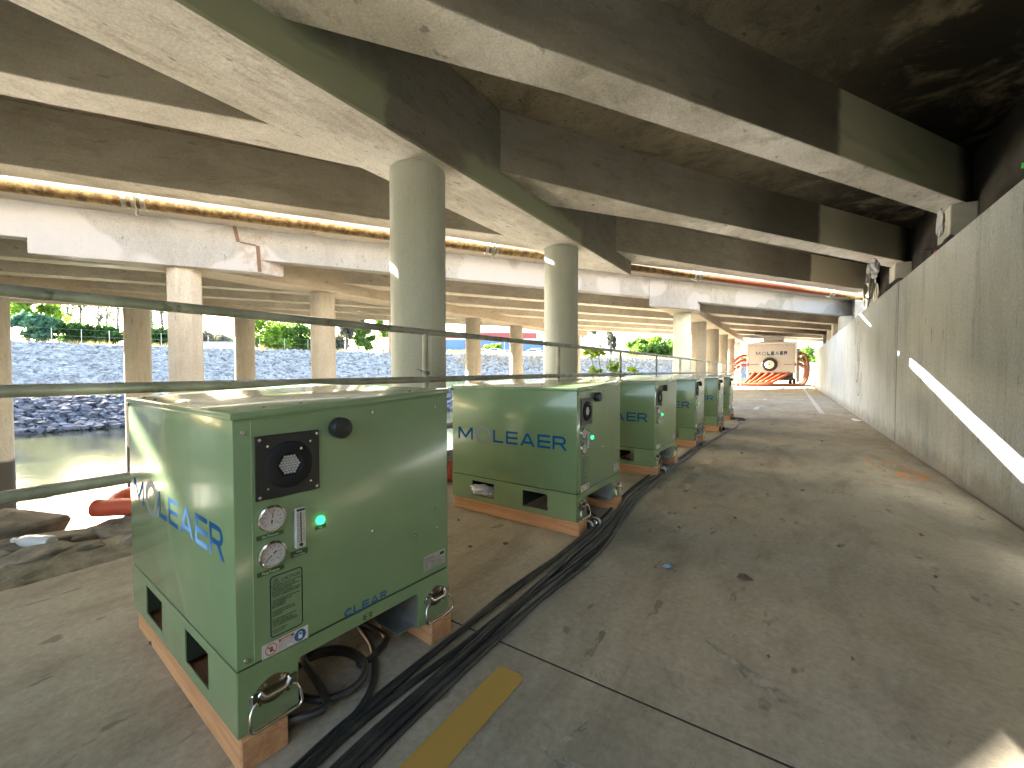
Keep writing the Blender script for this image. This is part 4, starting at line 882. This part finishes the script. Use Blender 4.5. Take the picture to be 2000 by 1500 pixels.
litter('dead_leaf', blob((-0.18,2.37),0.035,9,0.8,1), leafm, 'curled brown dead leaf on the middle of the path', 'leaf')
litter('paper_scrap', blob((-0.52,2.28),0.035,8,0.5,2), plain('blue_scrap', (0.16,0.32,0.52), 0.6), 'small blue paper scrap on the path near the cables', 'litter')
litter('paper_sheet', blob((1.17,11.5),0.10,7,2.2,3), plain('white_paper', (0.75,0.75,0.75), 0.6), 'white paper lying at the foot of the retaining wall', 'litter')
bits = [((-0.31,3.3),0.02),((0.25,3.1),0.025),((-0.6,2.9),0.02),((0.7,3.6),0.03),((-1.4,2.05),0.03),((-1.55,1.9),0.02),((0.1,4.4),0.03),((-0.5,6.0),0.04),((0.4,7.7),0.05),((0.2,1.9),0.012),((-0.05,1.75),0.012),((0.62,2.9),0.018),((-2.3,0.75),0.02),((-2.0,0.55),0.02),((-1.9,2.2),0.025),((-0.3,9.6),0.05),((0.5,12.4),0.06)]
for i, (c, r) in enumerate(bits):
    o = litter('leaf_fragment', blob(c, r*0.6, 7, 0.6, i), leafm, 'small dark leaf fragment lying on the concrete path', 'leaf'); o['group'] = 'leaf fragments on the path'

# ------------------------------------------------------------------ belongings on the ledge behind the wall
orangec = plain('cone_orange', (0.75,0.07,0.03), 0.5); cloth = plain('white_cloth', (0.62,0.62,0.66), 0.9); redc = plain('red_cloth', (0.55,0.04,0.03), 0.9); darkc = plain('dark_cloth', (0.05,0.045,0.045), 0.95, vary=0.5, vscale=5)
cn_ = empty('traffic_cone', (1.75,8.55,2.42), label='small red orange traffic cone on the ledge behind the wall', cat='cone'); cn_.scale = (0.9,0.9,0.9)
MB().lathe([(0.13,0.03),(0.05,0.40),(0.04,0.42),(0.02,0.42)], 16).build('cone_body', orangec, cn_, smooth=True); MB().box(-0.17,0.17,-0.17,0.17,0,0.03).build('cone_base', orangec, cn_, bevel=0.01)
fr = empty('bicycle_frame', (1.55,13.3,2.75), label='jumble of bicycle frame tubing propped on top of the wall', cat='frame', rot=(0,R(-8),R(75)))
tub = plain('bare_steel', (0.55,0.53,0.48), 0.35, 0.8)
for P in ([(0,0,0),(0.15,0,0.75)],[(0.15,0,0.75),(0.75,0,0.85)],[(0.75,0,0.85),(0.25,0,0.05)],[(0,0,0),(0.25,0,0.05)],[(0,0,0),(-0.35,0.03,0.12)],[(-0.35,0.03,0.12),(0.10,0.02,0.6)],[(0.75,0,0.85),(0.92,0,0.1)],[(0.05,0.1,0.2),(0.5,0.1,0.75)]): MB().tube(P, 0.020, 8).build('tube', tub, fr, smooth=True)
for cx in (-0.35, 0.92): MB().tube([(cx+0.30*math.cos(a),0,0.12+0.30*math.sin(a)) for a in np.linspace(0,2*math.pi,25)[:-1]], 0.018, 6, closed=True).build('rim', tub, fr, smooth=True)
crumple('cloth_bundle', cloth, (1.62,13.4,3.55), (0.12,0.22,0.20), 5, 'white cloth bundle hung over the bicycle frame on the wall', 'bundle', 3, 0.5)
crumple('cloth_bundle', darkc, (1.9,12.6,2.62), (0.25,0.7,0.35), 7, 'dark heap of belongings behind the bicycle frame', 'bundle', 3, 0.5)
crumple('cloth_bundle', redc, (1.62,15.2,2.42), (0.14,0.5,0.12), 9, 'red cloth heaped on top of the wall near the pipe end', 'bundle', 3, 0.5)
crumple('cloth_bundle', redc, (1.60,17.6,2.44), (0.13,0.7,0.14), 12, 'farthest red cloth bundle on top of the wall', 'bundle', 3, 0.5)
crumple('cloth_bundle', darkc, (2.1,9.9,2.75), (0.25,0.6,0.4), 14, 'dark bundle beside the traffic cone on the ledge', 'bundle', 3, 0.5)
crumple('cloth_sheet', cloth, (1.9,9.2,3.35), (0.04,0.16,0.22), 19, 'white sheet hanging under the girder end above the wall', 'sheet', 3, 0.4)
# ------------------------------------------------------------------ vegetation helpers
def leaf_mat(name, a, b, trans=0.45):
    m = bpy.data.materials.new(name); m.use_nodes = True; t = m.node_tree; t.nodes.clear()
    out = nd(t, 'ShaderNodeOutputMaterial'); v = coords(t); gi = nd(t, 'ShaderNodeObjectInfo')
    c = mix(t, step(t, noise(t, v, 1.1, 4), 0.35, 0.65), a, b)
    d = nd(t, 'ShaderNodeBsdfDiffuse'); tr_ = nd(t, 'ShaderNodeBsdfTranslucent'); ms = nd(t, 'ShaderNodeMixShader'); ms.inputs[0].default_value = trans
    t.links.new(c, d.inputs[0]); t.links.new(mix(t, 0.5, c, (1.0,1.0,0.25), 'MULTIPLY'), tr_.inputs[0]); t.links.new(d.outputs[0], ms.inputs[1]); t.links.new(tr_.outputs[0], ms.inputs[2]); t.links.new(ms.outputs[0], out.inputs[0])
    MC[name] = m; return m
def leaves(name, clumps, n, size, mat, parent=None, droop=0.0, elong=1.8):
    V = np.zeros((n*4,3)); per = RNG.integers(0, len(clumps), n)
    C = np.array([c[0] for c in clumps], float)[per]; Rr = np.array([c[1] if hasattr(c[1], '__len__') else (c[1],)*3 for c in clumps], float)[per]
    d = RNG.normal(size=(n,3)); d /= np.linalg.norm(d, axis=1)[:,None]; rad = RNG.random(n)**0.42
    P = C+d*Rr*rad[:,None]
    a = RNG.normal(size=(n,3)); a[:,2] -= droop; a /= np.linalg.norm(a, axis=1)[:,None]; b = np.cross(a, RNG.normal(size=(n,3))); b /= np.linalg.norm(b, axis=1)[:,None]
    s = size*RNG.uniform(0.55,1.25,n)[:,None]
    V[0::4] = P-a*s*elong*0.5; V[1::4] = P+b*s*0.5; V[2::4] = P+a*s*elong*0.5; V[3::4] = P-b*s*0.5
    F = np.arange(n*4).reshape(n,4)
    me = bpy.data.meshes.new(name); me.from_pydata(V.tolist(), [], F.tolist()); me.update(); me.materials.append(mat)
    o = bpy.data.objects.new(name, me); COL.objects.link(o)
    if parent: o.parent = parent
    return o
bark = plain('bark', (0.09,0.07,0.05), 0.95, vary=0.3, vscale=3); barkg = plain('grey_bark', (0.11,0.10,0.095), 0.95, vary=0.3, vscale=2)
G1 = leaf_mat('leaf_dark', (0.035,0.075,0.03), (0.06,0.12,0.04)); G2 = leaf_mat('leaf_mid', (0.06,0.12,0.035), (0.11,0.19,0.045)); G3 = leaf_mat('leaf_bright', (0.11,0.20,0.04), (0.19,0.30,0.05), 0.55); G4 = leaf_mat('leaf_teal', (0.05,0.12,0.09), (0.09,0.19,0.13)); G5 = leaf_mat('leaf_grey', (0.07,0.075,0.065), (0.11,0.11,0.095), 0.3); G6 = leaf_mat('dry_grass', (0.20,0.15,0.075), (0.30,0.235,0.13), 0.35)
def tree(name, px, depth, hgt, rx, label, mat, trunk_r=0.2, base_z=4.0, n=2600, size=0.32, crown_lo=0.35, clumps=16, barkm=None, group=None, tall=1.0, droop=0.0, cat='tree', seed=0, lean=0.0):
    rnd = random.Random(seed+int(px)); c = cw(px, depth, base_z); t = empty(name, c, rnd.uniform(0,6), label, cat, group)
    tr_ = MB(); top = Vector((lean*hgt, 0, hgt*0.8)); pts = [Vector((0,0,-0.4)), Vector((lean*hgt*0.3, 0.1*rx, hgt*0.3)), top]
    P = smooth_path(pts, 5); tr_.tube(P, [trunk_r*(1-0.8*i/len(P)) for i in range(len(P))], 8)
    cl = []
    for k in range(clumps):
        a = rnd.uniform(0, 2*math.pi); f = rnd.uniform(crown_lo, 1.0); rr = rx*rnd.uniform(0.15,0.85)*(1-0.45*abs(f-0.6))
        p = Vector((lean*hgt*f+rr*math.cos(a), rr*math.sin(a), hgt*f)); cl.append((tuple(p), (rx*rnd.uniform(0.22,0.42), rx*rnd.uniform(0.22,0.42), rx*rnd.uniform(0.16,0.34)*tall)))
        if k % 2 == 0:
            q = Vector((lean*hgt*f*0.7, 0, hgt*max(0.2, f-0.25))); tr_.tube([q, q.lerp(p, 0.5)+Vector((0,0,0.05*hgt)), p], [trunk_r*0.35, trunk_r*0.22, trunk_r*0.08], 5)
    tr_.build('trunk', barkm or bark, t, smooth=True); leaves('crown', cl, n, size, mat, t, droop); return t
gT = 'trees beyond the far bank'
tree('pine_tree', 55, 54, 8.5, 3.6, 'sunlit green pine behind the fence at the far left', G3, 0.22, 4.2, 4200, 0.30, 0.25, 26, group=gT)
tree('leafy_bush', 72, 47, 3.0, 2.4, 'broad teal green bush in front of the sunlit pine', G4, 0.10, 4.1, 3000, 0.26, 0.3, 16, group=gT, cat='bush')
for i, (px, lb) in enumerate([(128,'dark hedge bush right of the teal bush'),(165,'dark hedge bush below the leftmost bare trunks'),(205,'dark hedge bush left of the left round pier'),(240,'dark hedge bush hidden partly by the left round pier'),(305,'dark hedge bush between the two left piers'),(335,'dark hedge bush behind the grey octagonal pier')]):
    tree('hedge_bush', px, 56+i, 3.0-0.1*i, 2.6, lb, G1, 0.1, 4.3, 2200, 0.26, 0.15, 16, group='hedge on the far bank', cat='bush', seed=i)
for i, (px, d) in enumerate([(118,74),(137,80),(160,77),(198,76),(214,82),(235,79),(300,78),(318,84)]):
    tree('gum_tree', px, d, 16, 2.2, ['slim bare trunk tree leftmost above the hedge','second slim trunk tree above the hedge','third slim trunk tree above the hedge','fourth slim trunk tree above the hedge','fifth slim trunk tree above the hedge','sixth slim trunk tree, just left of the round pier','slim trunk tree left of the octagonal pier','slim trunk tree behind the octagonal pier'][i], G5 if i % 2 else G1, 0.26, 4.5, 420, 0.30, 0.25, 18, barkg, gT, 1.8, 1.0, seed=i*3)
tree('leafy_bush', 530, 63, 5.0, 4.4, 'big bright green bush behind the piers at centre left', G3, 0.2, 4.1, 4200, 0.34, 0.12, 30, group=gT, cat='bush')
tree('leafy_bush', 590, 66, 3.6, 3.0, 'lower green bush right of the big bright bush', G2, 0.15, 4.1, 2400, 0.32, 0.12, 18, group=gT, cat='bush', seed=4)
tree('weeping_tree', 676, 70, 7.0, 1.7, 'grey weeping tree with shaggy trunk right of the pier', G5, 0.35, 4.1, 2200, 0.35, 0.25, 16, barkg, gT, 2.2, 2.5)
tree('weeping_tree', 700, 74, 7.5, 1.4, 'second grey weeping tree behind the round bush', G5, 0.3, 4.1, 1500, 0.35, 0.3, 12, barkg, gT, 2.0, 2.5, seed=3)
tree('leafy_bush', 715, 68, 4.2, 2.1, 'round dark green bush beside the small white sign', G2, 0.15, 4.1, 2600, 0.28, 0.15, 20, group=gT, cat='bush', seed=9)
tree('leafy_tree', 748, 74, 6.0, 2.0, 'yellow green tree behind the white sign', G3, 0.2, 4.1, 1500, 0.30, 0.3, 14, group=gT, seed=5)
tree('leafy_bush', 962, 96, 3.6, 2.7, 'yellow green bush behind the parked cars', G3, 0.1, 4.3, 1800, 0.40, 0.1, 14, group=gT, cat='bush', seed=2)
tree('palm_tree', 1138, 140, 11.5, 1.6, 'leftmost shaggy palm on the skyline', G5, 0.35, 4.6, 800, 0.6, 0.75, 8, barkg, gT, 1.5, 1.5)
tree('palm_tree', 1157, 150, 12.5, 2.0, 'middle shaggy palm on the skyline', G5, 0.4, 4.6, 900, 0.6, 0.78, 8, barkg, gT, 1.5, 1.5, seed=2)
tree('palm_tree', 1192, 120, 12.0, 1.5, 'rightmost shaggy palm trunk on the skyline', G5, 0.9, 4.6, 1100, 0.6, 0.3, 12, barkg, gT, 2.0, 1.5, seed=4)
for i, (px, d, hh, rx, lb) in enumerate([(1255,104,4.6,4.5,'green thicket left on the bank beyond the young plant'),(1285,108,5.4,4.8,'green thicket in the middle before the right piers'),(1312,104,4.2,4.2,'green thicket right beside the round pier'),(1240,140,6.0,5,'farther thicket behind the left thicket')]):
    tree('thicket', px, d, hh, rx, lb, G2 if i != 1 else G3, 0.15, 3.9, 2600, 0.5, 0.1, 18, group='thicket on the far bank', cat='bush', seed=i)
for i, (px, d, hh) in enumerate([(1566,160,9),(1580,180,8),(1450,170,9),(400,110,5.5),(440,120,5),(640,120,6)]):
    tree('distant_tree', px, d, hh, 6, ['distant tree right of the trailer','farther distant tree beside the wall end','distant tree left of the trailer','hazy distant tree above the low house','hazy distant tree right of the low house','hazy distant tree behind the weeping trees'][i], G5 if i > 2 else G2, 0.3, 0 if px > 1400 else 5, 1500, 0.8, 0.15, 16, group='distant trees', seed=i)
# young plant growing beside the railing
yp = empty('young_plant', (-4.25,10.9,-0.5), label='young plant with bright leaves growing beyond the railing', cat='plant')
cl = []; m = MB()
for k in range(13):
    a = random.uniform(0, 6.28); r = random.uniform(0.15,1.35); z = random.uniform(1.15,2.35)-0.2*r; p = Vector((0.3*r*math.cos(a), r*math.sin(a), z)); m.tube([(0,0,0),(0.1*math.cos(a),0.25*r*math.sin(a),z*0.55),p], [0.02,0.014,0.006], 5); cl.append((tuple(p), (0.16,0.26,0.16)))
m.build('stem', bark, yp, smooth=True); leaves('foliage', cl, 520, 0.085, leaf_mat('leaf_lime', (0.20,0.30,0.05), (0.30,0.42,0.07), 0.6), yp, 0.3, 2.2)
yp2 = copy_tree(yp); yp2.location = (-4.5,14.6,-0.55); yp2.scale = (0.6,0.6,0.8); yp2['label'] = 'smaller leafy plant right of the bright young plant'

# ------------------------------------------------------------------ riprap, dry grass, fence along the far bank
def riprap(name, u0, u1, o0, o1, n, s0, s1, mat):
    bm = bmesh.new(); bmesh.ops.create_icosphere(bm, subdivisions=1, radius=1.0); base = np.array([v.co for v in bm.verts]); bf = np.array([[v.index for v in f.verts] for f in bm.faces]); bm.free()
    us = RNG.uniform(u0,u1,n); os_ = RNG.uniform(o0,o1,n); VV = []; FF = []
    for i in range(n):
        p, inn = bank_pt(us[i]); s = RNG.uniform(s0,s1); sh = base*(1+RNG.uniform(-0.28,0.28,(len(base),1)))*np.array([s*RNG.uniform(0.8,1.5), s*RNG.uniform(0.7,1.1), s*RNG.uniform(0.5,0.8)])
        a = RNG.uniform(0,6.28); ca, sa = math.cos(a), math.sin(a); rot = np.array([[ca,-sa,0],[sa,ca,0],[0,0,1]])
        q = sh@rot.T+np.array([p.x+inn.x*os_[i], p.y+inn.y*os_[i], prof_z(os_[i])+s*0.12]); VV.append(q); FF.append(bf+len(base)*i)
    me = bpy.data.meshes.new(name); me.from_pydata(np.concatenate(VV).tolist(), [], np.concatenate(FF).tolist()); me.update(); me.materials.append(mat)
    o = bpy.data.objects.new(name, me); COL.objects.link(o); o['kind'] = 'stuff'; return o
rip, t_, b_ = new_mat('riprap_stone'); v_ = coords(t_)
c_ = mix(t_, step(t_, noise(t_, v_, 1.3, 5, 0.7), 0.3, 0.7), (0.11,0.11,0.11), (0.28,0.275,0.27)); t_.links.new(c_, b_.inputs['Base Color']); b_.inputs['Roughness'].default_value = 0.9
ripd = plain('wet_stone', (0.03,0.033,0.045), 0.45, vary=0.4, vscale=0.8)
tag(riprap('riprap', 1.8, 10.8, 0.5, 8.8, 15000, 0.22, 0.42, rip), 'grey riprap stones covering the far bank', 'stones')
tag(riprap('riprap_wet', 1.8, 10.8, 12.9, 16.8, 4200, 0.25, 0.5, ripd), 'dark wet stones at the far waterline', 'stones')
def grass(name, spots, n, hgt, mat, label):
    V = []; F = []
    for i in range(n):
        x, y, z = spots(); a = random.uniform(0,3.14); w = 0.05*hgt; h_ = hgt*random.uniform(0.5,1.2); dx, dy = w*math.cos(a), w*math.sin(a); lx, ly = random.uniform(-0.4,0.4)*h_, random.uniform(-0.4,0.4)*h_
        b = len(V); V += [(x-dx,y-dy,z-0.05),(x+dx,y+dy,z-0.05),(x+lx,y+ly,z+h_)]; F.append((b,b+1,b+2))
    o = MB().add(V, F).build(name, mat); tag(o, label, 'grass', kind='stuff')
def on_bank(u0, u1, o0, o1):
    def f():
        p, inn = bank_pt(random.uniform(u0,u1)); o = random.uniform(o0,o1); return p.x+inn.x*o, p.y+inn.y*o, prof_z(o)
    return f
grass('dry_grass', on_bank(7.6,10.9,-4,6), 9000, 0.75, G6, 'dry golden grass over the right part of the far bank')
grass('bank_weeds', on_bank(2.0,7.6,-14,-0.6), 7000, 0.6, leaf_mat('weed_brown', (0.16,0.13,0.08), (0.26,0.21,0.11), 0.3), 'brown weeds behind the fence on top of the far bank')
grass('tide_grass', on_bank(2.0,8,9.2,12.6), 6000, 0.35, leaf_mat('tide_green', (0.10,0.14,0.04), (0.20,0.20,0.08), 0.3), 'low green growth on the ledge above the waterline')
for i, (u, o) in enumerate([(5.2,2.2),(5.45,1.5),(6.15,3.2),(8.6,4.5)]):
    p, inn = bank_pt(u); c = Vector((p.x+inn.x*o, p.y+inn.y*o, prof_z(o)))
    t = empty('weed_tuft', c, 0, ['yellow spiky weed tuft on the riprap left of the slim pier','dry weed tuft high on the riprap near the slim pier','small weed tuft on the riprap at centre','green weed tuft on the bank below the parked cars'][i], 'plant', 'weed tufts on the riprap')
    m = MB()
    for k in range(26):
        a = random.uniform(0,6.28); r = random.uniform(0.2,0.9); m.add([(0.05*math.cos(a+1.57),0.05*math.sin(a+1.57),0),(-0.05*math.cos(a+1.57),-0.05*math.sin(a+1.57),0),(r*math.cos(a),r*math.sin(a),random.uniform(0.6,1.5))], [(0,1,2)])
    m.build('blades', G3 if i != 1 else G6, t)
kerb = MB(); L_ = []; 
for k in range(0, 90):
    p, inn = bank_pt(1.5+k*0.1); L_.append((p-inn*0.1, p-inn*0.9))
V = [(a.x,a.y,4.10) for a, b in L_]+[(b.x,b.y,4.14) for a, b in L_]; n = len(L_)
tag(MB().add(V, [(i,i+1,n+i+1,n+i) for i in range(n-1)]).build('bank_path', plain('pale_path', (0.50,0.47,0.43), 0.9)), kind='structure')
fen = empty('chain_link_fence', bank_pt(2.2)[0].to_3d()+Vector((0,0,4)), label='thin wire fence with pale posts on top of the far bank', cat='fence'); fl = fen.location.copy()
pts = []
for k in range(16):
    p, inn = bank_pt(2.2+k*0.27); q = (p-inn*2.0); q = Vector((q.x, q.y, 4.05))-fl; pts.append(q)
    MB().tube([q, q+Vector((0,0,1.7))], 0.035, 6).build('post', galv, fen)
for z in (0.9,1.65): MB().tube([q+Vector((0,0,z)) for q in pts], 0.006, 4).build('wire', galv, fen)

# ------------------------------------------------------------------ buildings, cars, sign on the far side
hb = cw(965, 122, 4.3)
bd = empty('store_building', hb, VIEW+R(4), 'long blue store building with a red band under its roof', 'building')
MB().box(-26,17,0,24,-1,5.9).build('wall', plain('wall_blue', (0.10,0.17,0.32), 0.8, vary=0.06, vscale=0.5), bd); MB().box(-26.05,17.05,-0.12,24,5.9,6.3).build('trim', plain('trim_white', (0.7,0.7,0.7), 0.7), bd)
MB().box(-26,12.5,-0.05,24,6.3,8.0).build('red_band', plain('band_red', (0.28,0.06,0.06), 0.8), bd); MB().box(-26.1,12.6,-0.15,24.1,8.0,8.2).build('coping', MC['trim_white'], bd)
dd = MB().box(10.8,13.4,-0.06,0.2,0,3.3).build('loading_door', plain('door_brown', (0.16,0.11,0.10), 0.7), bd); MB().box(10.6,13.6,-0.10,0.2,3.3,3.6).build('lintel', MC['trim_white'], dd)
for x in (-20,-14,-6,3,7): MB().box(x-0.1,x+0.1,-0.12,0,0,5.9).build('downpipe', MC['trim_white'], bd)
cp = MB().box(-13,-6,-4.5,-0.2,2.4,2.9).build('canopy', plain('canopy_dark', (0.10,0.14,0.13), 0.8), bd)
for x in (-12.6,-9.5,-6.4): MB().box(x-0.1,x+0.1,-4.3,-4.1,-0.5,2.4).build('canopy_post', MC['trim_white'], bd)
ho = empty('low_house', cw(415, 88, 4.4), VIEW, 'low pale house with flat roof between the left piers', 'building')
MB().box(-5,4,0,6,-0.5,2.6).build('wall', plain('wall_pale', (0.55,0.58,0.62), 0.8), ho); MB().box(-5.3,4.3,-0.4,6.4,2.6,2.9).build('roof', plain('roof_grey', (0.30,0.30,0.32), 0.8), ho)
for x in (-3.5,-0.5,2.0): MB().box(x,x+1.0,-0.03,0.1,0.8,1.9).build('window', plain('glass_dark', (0.04,0.05,0.07), 0.1), ho)
def car(name, px, d, rz_, col, label, base=None):
    if base is None:
        t = empty(name, (0,0,0), 0, label, 'car', 'cars parked in front of the store'); body = plain('paint_'+name, col, 0.25, 0.2)
        prof = [(-2.2,0.35),(2.2,0.35),(2.25,0.75),(2.1,0.95),(1.2,1.02),(0.55,1.48),(-1.1,1.5),(-1.9,1.05),(-2.25,0.95)]
        MB().prism([(x,-0.88,z) for x, z in prof], (0,1.76,0)).build('body', body, t, bevel=0.06)
        for y in (-0.895, 0.875): MB().prism([(x,y,z) for x, z in [(-1.55,1.04),(1.0,1.04),(0.48,1.40),(-1.0,1.42)]], (0,0.02,0)).build('side_window', MC['glass_dark'], t)
        MB().add([(1.12,-0.75,1.06),(1.12,0.75,1.06),(0.60,0.68,1.46),(0.60,-0.68,1.46)], [(0,1,2,3)]).build('windscreen', MC['glass_dark'], t, loc=(0.02,0,0.01))
        for x in (-1.4,1.4):
            for y in (-0.90,0.70): wv = MB().lathe([(0.18,0),(0.33,0.0),(0.33,0.2),(0.18,0.2)], 18, (x,y,0.33), 'y').build('wheel', MC['tyre'], t, smooth=True)
        for y in (-0.65,0.65): MB().box(2.2,2.27,y-0.16,y+0.16,0.62,0.78).build('headlight', chrome, t)
    else: t = copy_tree(base); t['label'] = label
    t.location = cw(px, d, 4.34); t.rotation_euler = (0,0,rz_); return t
c0 = car('parked_car', 964, 88, VIEW+R(165), (0.62,0.64,0.68), 'silver car in the middle of the parked row, before the bush')
car('parked_car', 942, 90, VIEW+R(160), None, 'parked car left of the silver one, partly behind the round pier', c0); car('parked_car', 1038, 92, VIEW+R(170), None, 'white car parked below the brown loading door', c0)
car('parked_car', 1060, 96, VIEW+R(165), None, 'parked car at the right end, beside the near pier', c0); car('parked_car', 985, 94, VIEW+R(168), None, 'parked car right of the silver one', c0)
tk_ = empty('box_truck', cw(1146, 118, 4.3), VIEW, 'small truck with yellow box and blue cab on the far side', 'truck')
MB().box(-2.2,0.6,-1,1,0.6,2.6).build('cargo_box', plain('truck_yellow', (0.55,0.42,0.12), 0.6), tk_, bevel=0.03); MB().box(0.7,2.6,-1,1,0.4,2.3).build('cab', plain('truck_blue', (0.12,0.28,0.55), 0.5), tk_, bevel=0.15)
for x in (-1.4,1.7): MB().lathe([(0.1,0),(0.4,0),(0.4,0.25),(0.1,0.25)], 16, (x,-1.05,0.4), 'y').build('wheel', MC['tyre'], tk_)
sg = empty('bank_sign', cw(747, 62, 4.0), VIEW, 'white sign with blue crossing lines on the far bank', 'sign')
MB().box(-0.62,0.62,0,0.05,0.35,2.05).build('board', plain('sign_white', (0.62,0.68,0.74), 0.6), sg); q = MB()
for a, b in (((-0.55,0.5),(0.55,1.9)),((-0.55,1.9),(0.55,0.5))): dvec = Vector((b[0]-a[0],0,b[1]-a[1])).normalized()*0.0; q.add([(a[0]-0.05,-0.004,a[1]),(a[0]+0.05,-0.004,a[1]),(b[0]+0.05,-0.004-0.001*(a[1]>1),b[1]),(b[0]-0.05,-0.004-0.001*(a[1]>1),b[1])], [(0,1,2,3)])
q.build('emblem', plain('sign_blue', (0.15,0.32,0.55), 0.6), sg)
for x in (-0.5,0.5): MB().box(x-0.05,x+0.05,0.05,0.12,0,2.0).build('leg', bark, sg)
po = MB().tube([(0,0,-0.5),(0.05,0,9)], [0.28,0.2], 10).build('utility_pole', plain('pole_brown', (0.22,0.14,0.09), 0.9)); po.location = cw(762, 64, 4); tag(po, 'brown wooden utility pole right of the white sign', 'pole')
wb = crumple('white_debris', plain('debris_white', (0.7,0.72,0.75), 0.6), Vector((*(bank_pt(3.95)[0]-bank_pt(3.95)[1]*0.4),4.3)), (0.35,0.35,0.28), 4, 'white lump of debris on the far bank kerb', 'debris', 2)
